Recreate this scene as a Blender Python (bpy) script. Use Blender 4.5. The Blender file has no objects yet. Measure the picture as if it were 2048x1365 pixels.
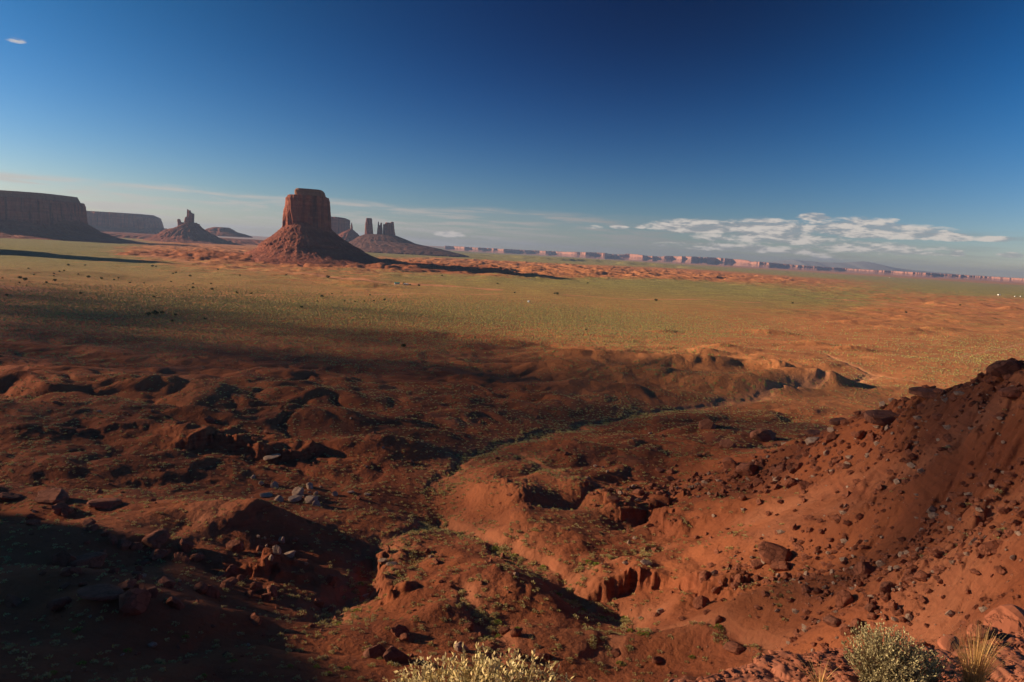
import bpy, math, random
import numpy as np
R = math.radians
rng = np.random.default_rng(7)
random.seed(7)
sc = bpy.context.scene

# ------------------------------------------------------------------ camera
H = 100.0                                   # eye height above the valley floor
F, CU, CV = 1365.0, 1024.0, 682.5           # photograph: focal length and centre in pixels
PITCH = math.atan(181.4/F); ROLL = math.atan(0.0555)
camd = bpy.data.cameras.new('camera'); cam = bpy.data.objects.new('camera', camd)
sc.collection.objects.link(cam); sc.camera = cam
camd.sensor_fit = 'HORIZONTAL'; camd.sensor_width = 36; camd.lens = 36*F/2048
camd.clip_start = 0.1; camd.clip_end = 200000
from mathutils import Vector, Matrix
_up = Vector((0, math.sin(PITCH), math.cos(PITCH))); _fw = Vector((0, math.cos(PITCH), -math.sin(PITCH)))
_rt = Vector((1, 0, 0))
_r = _rt*math.cos(ROLL)+_up*math.sin(ROLL); _u = _up*math.cos(ROLL)-_rt*math.sin(ROLL)
m = Matrix.Identity(4)
for i in range(3):
    m[i][0] = _r[i]; m[i][1] = _u[i]; m[i][2] = -_fw[i]
m[0][3] = 0; m[1][3] = 0; m[2][3] = H
cam.matrix_world = m
def pdir(u, v):
    xr = (u-CU)/F; yu = -(v-CV)/F
    d = _r*xr+_u*yu+_fw
    return np.array(d)
def at_y(u, v, Y):                          # world point of a photo pixel at distance Y ahead
    d = pdir(u, v); s = Y/d[1]
    return np.array((d[0]*s, Y, H+d[2]*s))
def at_z(u, v, z=0.0):
    d = pdir(u, v); s = (z-H)/d[2]
    return np.array((d[0]*s, d[1]*s, z))
def at_d(u, v, dist):
    d = pdir(u, v); s = dist/math.hypot(d[0], d[1])
    return np.array((d[0]*s, d[1]*s, H+d[2]*s))

# ------------------------------------------------------------------ sun, sky, exposure
SUN_EL, SUN_AZ = R(16), R(-82)              # azimuth from +Y, clockwise: the sun stands at the left
SUN = np.array((math.sin(SUN_AZ)*math.cos(SUN_EL), math.cos(SUN_AZ)*math.cos(SUN_EL), math.sin(SUN_EL)))
sl = bpy.data.lights.new('sun', 'SUN'); so = bpy.data.objects.new('sun', sl); sc.collection.objects.link(so)
sl.energy = 4.9; sl.angle = R(0.55); sl.color = (1.0, 0.79, 0.55)
so.rotation_euler = Vector(SUN).to_track_quat('Z', 'Y').to_euler()
sc.view_settings.view_transform = 'Standard'; sc.view_settings.look = 'None'
sc.view_settings.exposure = 1.25; sc.view_settings.gamma = 1
sc.render.engine = 'CYCLES'
cy = sc.cycles
cy.use_denoising = True; cy.max_bounces = 4; cy.diffuse_bounces = 2; cy.volume_bounces = 0
cy.use_adaptive_sampling = True; cy.adaptive_threshold = 0.01
world = bpy.data.worlds.new('World'); sc.world = world; world.use_nodes = True

class NT:                                   # small helper around a node tree
    def __init__(s, t): s.t = t; t.nodes.clear()
    def n(s, typ, **k):
        nd = s.t.nodes.new(typ)
        for a, b in k.items(): setattr(nd, a, b)
        return nd
    def put(s, sock, v):
        if isinstance(v, bpy.types.NodeSocket): s.t.links.new(v, sock)
        elif v is not None:
            if hasattr(sock.default_value, '__len__') and not hasattr(v, '__len__'): v = (v,)*len(sock.default_value)
            if hasattr(v, '__len__') and len(sock.default_value) == 4 and len(v) == 3: v = (*v, 1)
            sock.default_value = v
    def m(s, op, a, b=None, c=None, clamp=False):
        nd = s.n('ShaderNodeMath', operation=op, use_clamp=clamp)
        for i, x in enumerate((a, b, c)):
            if x is not None: s.put(nd.inputs[i], x)
        return nd.outputs[0]
    def vm(s, op, a, b=None):
        nd = s.n('ShaderNodeVectorMath', operation=op)
        s.put(nd.inputs[0], a)
        if b is not None: s.put(nd.inputs[1], b)
        return nd.outputs['Value'] if op in ('DOT_PRODUCT', 'LENGTH') else nd.outputs[0]
    def mix(s, f, a, b, mode='MIX'):
        nd = s.n('ShaderNodeMix', data_type='RGBA', blend_type=mode)
        s.put(nd.inputs[0], f); s.put(nd.inputs[6], a); s.put(nd.inputs[7], b)
        return nd.outputs[2]
    def rng(s, v, a, b, c=0.0, d=1.0, smooth=True):
        nd = s.n('ShaderNodeMapRange', interpolation_type='SMOOTHSTEP' if smooth else 'LINEAR')
        for i, x in enumerate((v, a, b, c, d)): s.put(nd.inputs[i], x)
        return nd.outputs[0]
    def noise(s, vec, scale, detail=4, rough=.55, dist=0.0, lac=2.0):
        nd = s.n('ShaderNodeTexNoise'); s.put(nd.inputs['Vector'], vec)
        nd.inputs['Scale'].default_value = scale; nd.inputs['Detail'].default_value = detail
        nd.inputs['Roughness'].default_value = rough; nd.inputs['Distortion'].default_value = dist
        nd.inputs['Lacunarity'].default_value = lac
        return nd.outputs[0]
    def vor(s, vec, scale, feature='F1', out='Distance', rnd=1.0):
        nd = s.n('ShaderNodeTexVoronoi', feature=feature); s.put(nd.inputs['Vector'], vec)
        nd.inputs['Scale'].default_value = scale; nd.inputs['Randomness'].default_value = rnd
        return nd.outputs[out]
    def xyz(s, v):
        nd = s.n('ShaderNodeSeparateXYZ'); s.put(nd.inputs[0], v); return nd.outputs
    def comb(s, x, y, z):
        nd = s.n('ShaderNodeCombineXYZ')
        for i, q in enumerate((x, y, z)): s.put(nd.inputs[i], q)
        return nd.outputs[0]
    def attr(s, name): return s.n('ShaderNodeAttribute', attribute_name=name).outputs

def build_world():
    w = NT(world.node_tree)
    out = w.n('ShaderNodeOutputWorld'); bg = w.n('ShaderNodeBackground')
    d = w.n('ShaderNodeTexCoord').outputs['Generated']
    sky = w.n('ShaderNodeTexSky', sky_type='NISHITA', sun_disc=False, sun_elevation=SUN_EL,
              sun_rotation=SUN_AZ, altitude=1700, air_density=1.0, dust_density=0.6, ozone_density=2.0)
    x, y, z = w.xyz(d)
    # polarised light: the band of sky at a right angle to the sun is deepest
    cg = w.vm('DOT_PRODUCT', d, tuple(SUN))
    s2 = w.m('SUBTRACT', 1.0, w.m('MULTIPLY', cg, cg))
    el = w.m('ARCSINE', z)
    pk = w.rng(el, 0.0, 0.36, 0.42, 0.80)
    pol = w.m('SUBTRACT', 1.0, w.m('MULTIPLY', w.m('POWER', s2, 1.6), pk))
    col = w.mix(1.0, sky.outputs[0], w.comb(pol, pol, pol), 'MULTIPLY')
    tint = w.mix(w.rng(el, 0.0, 0.30), (0.94, 0.97, 1.07), (0.62, 0.98, 1.42))
    col = w.mix(1.0, col, tint, 'MULTIPLY')
    cl_ = w.rng(cg, 0.05, 0.70); col = w.mix(1.0, col, w.mix(cl_, (1, 1, 1), (.80, .80, .77)), 'MULTIPLY')
    hi_ = w.rng(el, 0.06, 0.36)
    col = w.mix(w.m('MULTIPLY', hi_, w.rng(cg, 0.15, 0.65)), col, w.mix(1.0, col, (1.0, 1.0, .80), 'MULTIPLY'))
    col = w.mix(w.m('MULTIPLY', hi_, w.rng(cg, 0.12, -0.40)), col, w.mix(1.0, col, (1.0, 1.46, 1.30), 'MULTIPLY'))
    # deeper, clearer desert sky: contrast per colour around the bright horizon value
    E0 = 0.105*2**0.3; cs_ = n3 = w.n('ShaderNodeSeparateColor'); w.put(cs_.inputs[0], col); ch = []
    for i, (ref, p) in enumerate(((.43, 1.66), (.56, 1.40), (.61, 1.26))):
        ch.append(w.m('MULTIPLY', w.m('POWER', w.m('MULTIPLY', w.m('MAXIMUM', cs_.outputs[i], 0.001), E0/ref), p), ref/E0))
    col = w.comb(*ch)
    # clouds low over the horizon, laid out by compass direction and height in the sky
    az = w.m('ARCTAN2', x, y)
    DEG = math.pi/180
    def azel(u, v):
        q = pdir(u, v); q = q/np.linalg.norm(q); return math.atan2(q[0], q[1]), math.asin(q[2])
    cs = w.comb(w.m('MULTIPLY', az, 3.2), w.m('MULTIPLY', el, 46.0), 0.0)
    cs2 = w.comb(w.m('MULTIPLY', az, 27.0), w.m('MULTIPLY', el, 104.0), 3.0)
    streak = w.noise(cs, 2.6, 7, .58, .35)
    puff = w.noise(cs2, 1.0, 8, .62, .25)
    hi = w.rng(streak, 0.44, 0.62)
    topn = w.m('MULTIPLY', w.m('SUBTRACT', w.noise(w.comb(w.m('MULTIPLY', az, 5.0), 0.0, 1.7), 1.0, 4), .5), 0.022)
    elj = w.m('ADD', el, topn)
    # thin sheets: full left of the big butte, fading to the right
    band = w.m('MULTIPLY', w.rng(elj, 0.060, 0.050), w.rng(az, 0.42, 0.02, .34, 1.0))
    veil = w.m('MULTIPLY', band, w.m('ADD', .20, w.m('MULTIPLY', hi, .80)))
    veil = w.m('MULTIPLY', veil, 0.8)
    glow = w.rng(cg, -0.35, 0.65)
    vcol = w.mix(glow, (2.0, 1.95, 1.95), (4.5, 4.15, 3.8))
    col = w.mix(veil, col, vcol)
    # heaped clouds
    dens = None
    for (u, v, ru, rv, k) in CUMULUS:
        a0, e0 = azel(u, v)
        ex = w.m('DIVIDE', w.m('SUBTRACT', az, a0), ru/F*1.0/ (1+((u-CU)/F)**2))
        ey = w.m('DIVIDE', w.m('SUBTRACT', el, e0), rv/F)
        ey = w.m('MULTIPLY', ey, w.rng(ey, -.05, .05, 1.7, 1.0))      # flat base, rounded top
        q = w.m('SUBTRACT', 1.0, w.m('ADD', w.m('MULTIPLY', ex, ex), w.m('MULTIPLY', ey, ey)))
        q = w.m('MULTIPLY', w.m('MAXIMUM', q, 0.0), k)
        dens = q if dens is None else w.m('MAXIMUM', dens, q)
    dn = w.m('ADD', dens, w.m('MULTIPLY', w.m('SUBTRACT', puff, .52), 2.4))
    on = w.rng(dens, 0.0, 0.12)
    puff2 = w.noise(w.vm('ADD', cs2, (-0.25, 0.55, 0.0)), 1.0, 8, .62, .25)
    lit = w.rng(w.m('SUBTRACT', puff, puff2), -.10, .10)
    ca = w.m('MULTIPLY', w.m('MULTIPLY', w.rng(dn, 0.0, 0.72), on), w.m('ADD', .62, w.m('MULTIPLY', lit, .38)))
    # lit upper left, grey below
    ccol = w.mix(w.m('SUBTRACT', 1.0, lit), (5.4, 4.9, 4.4), (2.7, 2.65, 2.75))
    col = w.mix(w.m('MULTIPLY', ca, .93), col, ccol)
    w.put(bg.inputs['Color'], col); bg.inputs['Strength'].default_value = 0.105*2**(0.3-1.25)
    w.t.links.new(bg.outputs[0], out.inputs[0])
CUMULUS = [  # photo pixel of the centre, half width, half height, density
    (30, 80, 26, 9, .50), (900, 470, 34, 10, .9), (1240, 455, 22, 7, .9), (1280, 455, 16, 6, .8),
    (1390, 457, 120, 19, 1.15), (1540, 462, 120, 27, 1.1), (1628, 436, 40, 10, 1.3), (1560, 480, 160, 18, .85), (1720, 462, 140, 27, 1.1),
    (1840, 470, 100, 19, .95), (1910, 477, 44, 11, 1.1), (1990, 480, 60, 7, .8), (1914, 508, 22, 8, 1.0), (2022, 513, 40, 8, .9),
    (1650, 518, 40, 6, .8), (1750, 500, 190, 16, .75), (1500, 500, 220, 13, .7), (1180, 455, 30, 6, .5), (1450, 478, 90, 14, .6)]
build_world()

# ------------------------------------------------------------------ helpers: objects
def link(o): sc.collection.objects.link(o); return o
def mesh_obj(name, V, Fq, mat=None, parent=None, smooth=True, link_it=True):
    V = np.asarray(V, dtype=np.float32); Fq = np.asarray(Fq, dtype=np.int32)
    me = bpy.data.meshes.new(name); nf, k = Fq.shape
    me.vertices.add(len(V)); me.vertices.foreach_set('co', V.ravel())
    me.loops.add(nf*k); me.loops.foreach_set('vertex_index', Fq.ravel())
    me.polygons.add(nf); me.polygons.foreach_set('loop_start', np.arange(0, nf*k, k, dtype=np.int32))
    if mat: me.materials.append(mat)
    me.update(calc_edges=True)
    me.polygons.foreach_set('use_smooth', np.full(nf, smooth, dtype=bool))
    o = bpy.data.objects.new(name, me)
    if link_it: link(o)
    if parent: o.parent = parent
    return o
def fattr(o, name, vals):
    a = o.data.attributes.new(name, 'FLOAT', 'POINT'); a.data.foreach_set('value', np.asarray(vals, dtype=np.float32))
def tag(o, label=None, cat=None, group=None, kind=None):
    if label: o['label'] = label
    if cat: o['category'] = cat
    if group: o['group'] = group
    if kind: o['kind'] = kind
    return o
def empty(name, loc, label, cat, group=None):
    o = link(bpy.data.objects.new(name, None)); o.location = loc; return tag(o, label, cat, group)
def grid_faces(nr, nc, wrap=False):
    i = np.arange(nr-1)[:, None]; j = np.arange(nc if wrap else nc-1)[None, :]; j2 = (j+1) % nc
    return np.stack([i*nc+j, i*nc+j2, (i+1)*nc+j2, (i+1)*nc+j], -1).reshape(-1, 4)

# ------------------------------------------------------------------ helpers: noise
_G2 = np.stack([np.cos(np.arange(256)*2*np.pi/256), np.sin(np.arange(256)*2*np.pi/256)], -1).astype(np.float32)
def _h(a, b, c=0):
    h = (a.astype(np.uint32)*np.uint32(374761393)) ^ (b.astype(np.uint32)*np.uint32(668265263)) ^ np.uint32((c*2246822519) & 0xffffffff)
    h ^= h >> np.uint32(13); h *= np.uint32(1274126177); h ^= h >> np.uint32(16)
    return h
def perlin(x, y, seed=0):
    xi = np.floor(x); yi = np.floor(y); fx = (x-xi).astype(np.float32); fy = (y-yi).astype(np.float32)
    xi = xi.astype(np.int64); yi = yi.astype(np.int64)
    ux = fx*fx*fx*(fx*(fx*6-15)+10); uy = fy*fy*fy*(fy*(fy*6-15)+10)
    def g(dx, dy):
        q = _G2[_h(xi+dx, yi+dy, seed) & np.uint32(255)]
        return q[..., 0]*(fx-dx)+q[..., 1]*(fy-dy)
    a = g(0, 0); b = g(1, 0); c = g(0, 1); d = g(1, 1)
    a = a+(b-a)*ux; c = c+(d-c)*ux
    return (a+(c-a)*uy)*1.5
def fbm(x, y, s, octv, seed=0, gain=.5):
    r = 0; amp = 1; x = x/s; y = y/s
    for k in range(octv):
        r = r+perlin(x+17.3*k, y-9.1*k, seed+k)*amp; amp *= gain; x = x*2.03; y = y*2.03
    return r
def billow(x, y, s, octv, seed=0, gain=.45):     # rounded mounds, sharp gullies; about 0..1
    r = 0; amp = 1; x = x/s; y = y/s
    for k in range(octv):
        r = r+np.abs(perlin(x+7.7*k, y+3.1*k, seed+k))*amp; amp *= gain; x = x*2.1; y = y*2.1
    return r*1.6
def ss(x, a, b):
    t = np.clip((x-a)/(b-a), 0, 1); return t*t*(3-2*t)
def noise3(p, s, seed=0):                         # cheap 3D noise from three slices
    x, y, z = p[..., 0]/s, p[..., 1]/s, p[..., 2]/s
    return (perlin(x+z*.7, y-z*.4, seed)+perlin(y+11.1+x*.3, z+x*.6, seed+5)+perlin(z-4.2+y*.5, x-y*.2, seed+9))*.6

# ------------------------------------------------------------------ terrain height
# control points of the near ground: (photo u, v, distance or height)
CP = []
def cpd(u, v, d): CP.append(at_d(u, v, d))
def cpz(u, v, z): CP.append(at_z(u, v, z))
for a in [(2048, 735, 200), (1940, 768, 212), (1840, 797, 232), (1740, 838, 262), (1640, 872, 300), (1520, 905, 340)]: cpd(*a)
for a in [(2140, 705, 195), (2200, 900, 160), (2048, 900, 165), (1850, 900, 200), (1700, 950, 222), (1500, 965, 268), (1350, 960, 300),
          (2048, 1050, 130), (1850, 1050, 165), (1700, 1080, 178), (1500, 1080, 200), (1300, 1030, 250), (2060, 1200, 97), (1900, 1200, 118),
          (1700, 1200, 141), (1500, 1200, 158), (1700, 1340, 112), (1500, 1340, 125), (1900, 1340, 96), (2100, 1400, 80)]: cpd(*a)
for a in [(1024, 1340, 19), (1300, 1340, 17), (1024, 1150, 11), (1024, 1050, 6), (1100, 960, 4), (1024, 900, 1), (760, 1340, 21), (1200, 1180, 9), (1300, 1120, 13),
          (700, 1180, 6), (700, 1050, 4), (560, 960, 2), (600, 870, 5), (850, 1000, 1), (380, 1340, 26), (0, 1340, 32), (0, 1180, 20), (350, 1180, 14),
          (0, 1050, 9), (300, 1040, 12), (480, 1040, 10), (300, 960, 4), (0, 940, 6), (0, 870, 8), (250, 880, 7), (-200, 1100, 20), (-200, 900, 6), (400, 820, 3), (0, 790, 2),
          (1300, 870, 0), (1100, 820, 0), (1500, 830, 0), (800, 760, 2), (1500, 770, 3)]: cpz(*a)
for (u, v, d) in [(2048, 735, 200), (1940, 768, 212), (1840, 797, 232), (1740, 838, 262), (1640, 872, 300), (2140, 705, 195)]:
    for dd, dz in ((22, 5), (60, 20)):
        q = at_d(u, v, d+dd); CP.append(np.array((q[0], q[1], max(q[2]-dz, 3))))
for azd in range(-50, 51, 10):
    for d in (520, 640, 760):
        if azd > 25 and d < 600: d = 560
        a = R(azd); CP.append(np.array((d*math.sin(a), d*math.cos(a), 0.0)))
for (u, d) in ((2048, 330), (1850, 370), (1700, 400), (2200, 330)):
    q = at_d(u, 800, d); CP.append(np.array((q[0], q[1], 6.0)))
CP = np.array(CP); _P = CP[:, :2]/100.0
def _tps(r2): return 0.5*r2*np.log(r2+1e-4)
_n = len(_P); _K = _tps(((_P[:, None]-_P[None])**2).sum(-1))+np.eye(_n)*0.02
_A = np.zeros((_n+3, _n+3)); _A[:_n, :_n] = _K; _A[:_n, _n] = 1; _A[:_n, _n+1:] = _P; _A[_n, :_n] = 1; _A[_n+1:, :_n] = _P.T
_W = np.linalg.solve(_A, np.concatenate([CP[:, 2], np.zeros(3)]))
def base_h(x, y):
    out = np.zeros(x.shape, dtype=np.float32); r = np.hypot(x, y); mk = r < 780
    if mk.any():
        px = (x[mk]/100).astype(np.float32); py = (y[mk]/100).astype(np.float32)
        z = _W[_n]+_W[_n+1]*px+_W[_n+2]*py
        for i in range(_n):
            r2 = (px-np.float32(_P[i, 0]))**2+(py-np.float32(_P[i, 1]))**2
            z = z+np.float32(_W[i]*.5)*r2*np.log(r2+np.float32(1e-4))
        out[mk] = z*(1-ss(r[mk], 600, 780))
    return out
def poly_dist(x, y, P):
    """distance to a polyline, sign (+ on its left) and position along it 0..1"""
    best = np.full(x.shape, 1e9, dtype=np.float32); sg = np.zeros(x.shape, np.float32); tt = np.zeros(x.shape, np.float32)
    L = np.concatenate([[0], np.cumsum(np.hypot(*(np.diff(P, axis=0).T)))]); T = L[-1]
    for i in range(len(P)-1):
        ax, ay = P[i]; bx, by = P[i+1]; dx, dy = bx-ax, by-ay; l2 = dx*dx+dy*dy
        t = np.clip(((x-ax)*dx+(y-ay)*dy)/l2, 0, 1); ex = x-ax-t*dx; ey = y-ay-t*dy
        d = np.sqrt(ex*ex+ey*ey); k = d < best
        best = np.where(k, d, best); sg = np.where(k, np.sign(dx*ey-dy*ex), sg); tt = np.where(k, (L[i]+t*math.sqrt(l2))/T, tt)
    return best, sg, tt
_BR = 60*np.exp(np.linspace(0, math.log(760/60), 700))
def at_g(u, v):
    d = pdir(u, v); q = d/math.hypot(d[0], d[1]); z = base_h(_BR*q[0], _BR*q[1]); e = (z-H)/_BR >= q[2]
    if not e.any(): return at_z(u, v, 0)
    r = _BR[np.argmax(e)]; return np.array((r*q[0], r*q[1], H+r*q[2]))
def pix_poly(pts, z): return np.array([at_g(u, v)[:2] for u, v in pts])
# scarps: (photo points left to right so that the high side is behind, ground height, drop, reach behind, reach in front)
SCARPS = [
    (pix_poly([(330, 905), (430, 892), (520, 915), (560, 918), (610, 915), (655, 898)], 6), 6.5, 26, 30),
    (pix_poly([(240, 975), (320, 968), (400, 962), (470, 975)], 4), 2.5, 10, 20),
    (pix_poly([(778, 1082), (762, 1105), (757, 1140), (762, 1180), (772, 1215)], 8), 6.5, 25, 14),
    (pix_poly([(1195, 1040), (1245, 1045), (1290, 1032), (1322, 1050), (1335, 1080)], 14), 7, 18, 12),
    (pix_poly([(1165, 1190), (1250, 1168), (1330, 1168), (1400, 1182), (1445, 1218)], 12), 7, 20, 12),
    (pix_poly([(-60, 880), (80, 872), (150, 876), (230, 868), (290, 870), (400, 905)], 7), 3.5, 25, 25),
    (pix_poly([(1700, 975), (1780, 965), (1850, 975), (1930, 990)], 40), 3, 10, 8),
    (pix_poly([(1560, 1000), (1640, 985), (1720, 1010), (1790, 1040)], 30), 2.5, 10, 8),
    (pix_poly([(1800, 905), (1880, 890), (1960, 895)], 55), 3, 10, 8),
    (pix_poly([(540, 1112), (520, 1130), (505, 1160)], 10), 6, 12, 12),
    (pix_poly([(600, 1140), (560, 1150), (520, 1160)][::-1], 9), 4, 10, 8),
    (pix_poly([(430, 1075), (520, 1060), (600, 1045)], 8), 3.0, 12, 12),
    (pix_poly([(1380, 1290), (1450, 1300), (1530, 1330)], 17), 3, 9, 6),
]
WASHES = [  # photo points, ground height, width, depth
    (pix_poly([(1760, 742), (1700, 765), (1500, 795), (1300, 822), (1150, 850), (1050, 870), (960, 903), (900, 935), (880, 965), (872, 1010)], 0), 5, 3.0),
    (pix_poly([(872, 1010), (835, 1045), (780, 1090), (735, 1150), (690, 1205), (640, 1235), (560, 1240)], 4), 6, 3.2),
    (pix_poly([(872, 1010), (915, 1040), (970, 1070), (1030, 1105), (1080, 1140), (1120, 1172), (1190, 1200), (1260, 1222), (1340, 1245)], 7), 4.5, 4.5),
    (pix_poly([(1330, 1085), (1260, 1110), (1180, 1140), (1100, 1155)], 10), 3, 2.0),
    (pix_poly([(1190, 1345), (1205, 1290), (1300, 1262), (1400, 1262), (1500, 1300), (1560, 1350)], 15), 3, 2.2),
    (pix_poly([(2000, 990), (1920, 1090), (1860, 1180), (1855, 1260), (1890, 1330)], 42), 4, 3.0),
    (pix_poly([(2048, 830), (1900, 900), (1750, 960), (1620, 1010), (1450, 1060)], 50), 3, 2.0),
    (pix_poly([(1030, 905), (1120, 965), (1200, 985), (1300, 1010)], 3), 2.5, 1.6),
    (pix_poly([(900, 1195), (960, 1240), (1000, 1300), (1010, 1345)], 14), 3, 2.2),
    (pix_poly([(1640, 705), (1680, 720), (1740, 745), (1850, 770)], 0), 3, 1.5),
    (pix_poly([(2048, 1205), (1985, 1255), (1930, 1290), (1850, 1300)], 60), 3, 5.0),
]
TRACKS = [(pix_poly([(250, 508), (300, 514), (350, 520), (430, 533), (520, 544), (600, 552), (700, 560), (760, 566), (900, 573), (1000, 581)], 0), 15),
          (pix_poly([(-60, 573), (0, 575), (50, 577), (85, 583)], 0), 16), (pix_poly([(250, 594), (500, 591), (700, 590), (850, 589), (1000, 588)], 0), 6),
          (pix_poly([(1130, 590), (1240, 597), (1400, 601), (1520, 607)], 0), 7), (pix_poly([(1750, 606), (1800, 613), (1850, 621), (1890, 627)], 0), 6),
          (pix_poly([(1920, 716), (1970, 706), (2048, 690)], 0), 3), (pix_poly([(1560, 590), (1660, 597), (1740, 603)], 0), 7)]
MOUNDS = [  # u, v, ground height, radius along x, radius along y, rise, turn (degrees)
    (400, 1030, 10, 26, 11, 4, 0), (570, 1050, 6, 13, 7, 4, 20), (970, 1185, 10, 17, 13, 4.5, 20), (1060, 1215, 11, 14, 9, 3.5, 0),
    (1010, 985, 4, 7, 26, 4.0, 12), (1060, 1000, 4, 7, 24, 4.0, -5), (1170, 990, 4, 9, 18, 4.0, 25), (960, 985, 3, 6, 16, 3, 10), (1080, 1075, 8, 16, 12, 4, 0),
    (870, 1240, 14, 9, 6, 2.5, 0), (1090, 1290, 15, 13, 8, 3, 10), (1260, 1310, 15, 13, 8, 3.5, 0), (1500, 1235, 18, 15, 8, 4, 0),
    (1640, 1310, 22, 9, 9, 4, 0), (1180, 1150, 11, 14, 7, 2, 0), (1380, 1210, 14, 10, 7, 3, 0), (760, 1040, 4, 16, 9, 3, 0),
    (820, 1065, 4, 9, 9, 2.5, 0), (330, 1090, 13, 14, 5, 2, 0), (150, 1210, 22, 20, 9, 3.5, -15), (450, 1250, 20, 18, 8, 3, 10),
    (1900, 1120, 42, 5, 22, 3, 35), (1980, 1160, 52, 6, 24, 4, 35), (1800, 1010, 38, 6, 20, 2.5, 40), (1690, 1060, 32, 5, 18, 2, 45),
    (1420, 738, 0, 60, 16, 12, 8), (1560, 748, 0, 20, 14, 9, 0), (1400, 708, 0, 26, 12, 6, 0), (1440, 700, 0, 18, 10, 6, 0),
    (1590, 768, 0, 50, 16, 13, 0), (1500, 775, 0, 44, 12, 9, 0), (1650, 775, 0, 20, 12, 7, 0), (1300, 760, 0, 60, 14, 6, 0),
    (1180, 720, 0, 60, 16, 7, 0), (1030, 690, 0, 30, 12, 5, 0), (1120, 745, 0, 70, 14, 6, 0), (1230, 785, 0, 60, 12, 5, 0),
    (500, 780, 0, 60, 14, 5, -10), (620, 800, 0, 40, 12, 5, 0), (300, 790, 0, 50, 12, 5, -12), (150, 760, 0, 50, 12, 5, 0),
    (700, 850, 0, 40, 12, 5, -5), (400, 840, 0, 50, 11, 4, -10), (760, 900, 1, 28, 9, 5, 0), (620, 850, 1, 24, 8, 3, 0),
    (1180, 920, 2, 26, 12, 4, 0), (1090, 900, 2, 18, 9, 3, 0), (1280, 930, 4, 22, 11, 3, 0), (1400, 870, 0, 20, 8, 3, 0),
    (1870, 610, 0, 35, 30, 10, 0), (1950, 612, 0, 50, 30, 11, 0), (2020, 622, 0, 30, 25, 11, 0), (1760, 598, 0, 60, 30, 9, 0),
    (1700, 648, 0, 30, 18, 6, 0), (1820, 664, 0, 26, 14, 6, 0), (1880, 660, 0, 30, 12, 5, 0), (1620, 690, 0, 26, 12, 6, 0), (1700, 700, 0, 22, 10, 5, 0),
    (1540, 668, 0, 40, 14, 6, 0), (1330, 665, 0, 20, 10, 4, 0), (740, 572, 0, 70, 30, 9, 0), (1650, 545, 0, 40, 30, 16, 0),
]
_MW = [(at_g(u, v)[:2], rx, ry, h, R(t)) for (u, v, z, rx, ry, h, t) in MOUNDS]
# how strongly the ground is broken, and how green it is, at places of the photograph: (u, v, relief, green)
MAP = [(100, 480, 0, .75), (100, 500, .0, .75), (100, 560, .05, .8), (300, 560, .05, .8), (30, 580, .1, .3), (500, 575, .05, .85), (600, 600, .03, .9),
       (800, 560, .1, .75), (750, 573, .3, .3), (900, 590, .03, .95), (1050, 605, .02, 1.), (1200, 580, .03, .85), (1400, 580, .05, .8), (200, 640, .05, .75),
       (400, 640, .05, .75), (600, 640, .02, .85), (900, 640, .0, .95), (1200, 650, .0, .95), (1330, 655, .03, .8), (1400, 640, .1, .2), (1500, 660, .2, .12),
       (1000, 685, .5, .3), (800, 690, .5, .3), (700, 680, .1, .5), (500, 680, .4, .25), (200, 690, .4, .25), (1500, 615, .03, .75), (1650, 600, .05, .75),
       (1430, 622, .05, .5), (1700, 640, .25, .08), (1900, 620, .3, .15), (1700, 570, .3, .3), (1560, 558, .9, .05), (1400, 548, 1., .05), (1300, 543, 1., .05),
       (1100, 540, 1., .05), (950, 532, .9, .1), (1200, 527, .05, .7), (1000, 515, .1, .8), (1400, 535, .05, .7), (1600, 552, .05, .7), (1800, 575, .1, .75),
       (2000, 585, .1, .75), (1950, 600, .3, .4), (2020, 612, .3, .12), (1700, 590, .2, .6), (600, 537, .8, .15), (450, 530, .5, .25), (400, 512, .8, .05),
       (800, 529, .9, .1), (1600, 700, .5, .05), (1800, 680, .5, .08), (1900, 725, .3, .2), (1700, 745, .3, .08), (1980, 745, .2, .25), (1500, 720, .4, .05), (1450, 700, .5, .04), (1200, 695, .5, .25),
       (1300, 740, .8, .1), (1000, 740, .9, .05), (500, 740, .9, .08), (200, 740, .9, .12), (100, 800, .9, .12), (600, 820, .9, .05), (1000, 830, .8, .08),
       (1500, 800, .4, .35), (1300, 830, .4, .25), (1800, 770, .4, .25), (1600, 850, .7, .1), (300, 900, .7, .06), (800, 900, .8, .05), (1100, 920, .7, .1),
       (700, 548, .3, .4), (500, 548, .2, .55), (250, 520, .1, .6), (1700, 545, .1, .25), (1500, 535, .1, .3), (1900, 556, .1, .3), (2040, 560, .1, .4),
       (1800, 600, .4, .2), (1600, 575, .3, .45), (1480, 590, .05, .8), (1850, 650, .25, .35), (1980, 660, .25, .35), (1300, 610, .02, .95), (500, 500, .6, .2), (700, 508, .1, .7)]
_MP = []
for (u, v, a, b) in MAP:
    q = at_z(u, v, 0); _MP.append((F*q[0]/q[1], math.log(F*H/q[1]), a, b))
def region(x, y):
    yy = np.maximum(y, 30).astype(np.float32); U = F*x/yy; V = np.log(F*H/yy)
    sw = np.float32(1e-9); sa = 0; sb = 0
    for (pu, pv, a, b) in _MP:
        w = np.exp(-(((U-pu)/95)**2+((V-pv)*5.2)**2)*.5)+1e-9
        sw = sw+w; sa = sa+w*a; sb = sb+w*b
    near = ss(np.hypot(x, y), 480, 330)
    rel = sa/sw; veg = sb/sw
    return rel*(1-near)+.75*near, veg*(1-near)+.06*near
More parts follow.
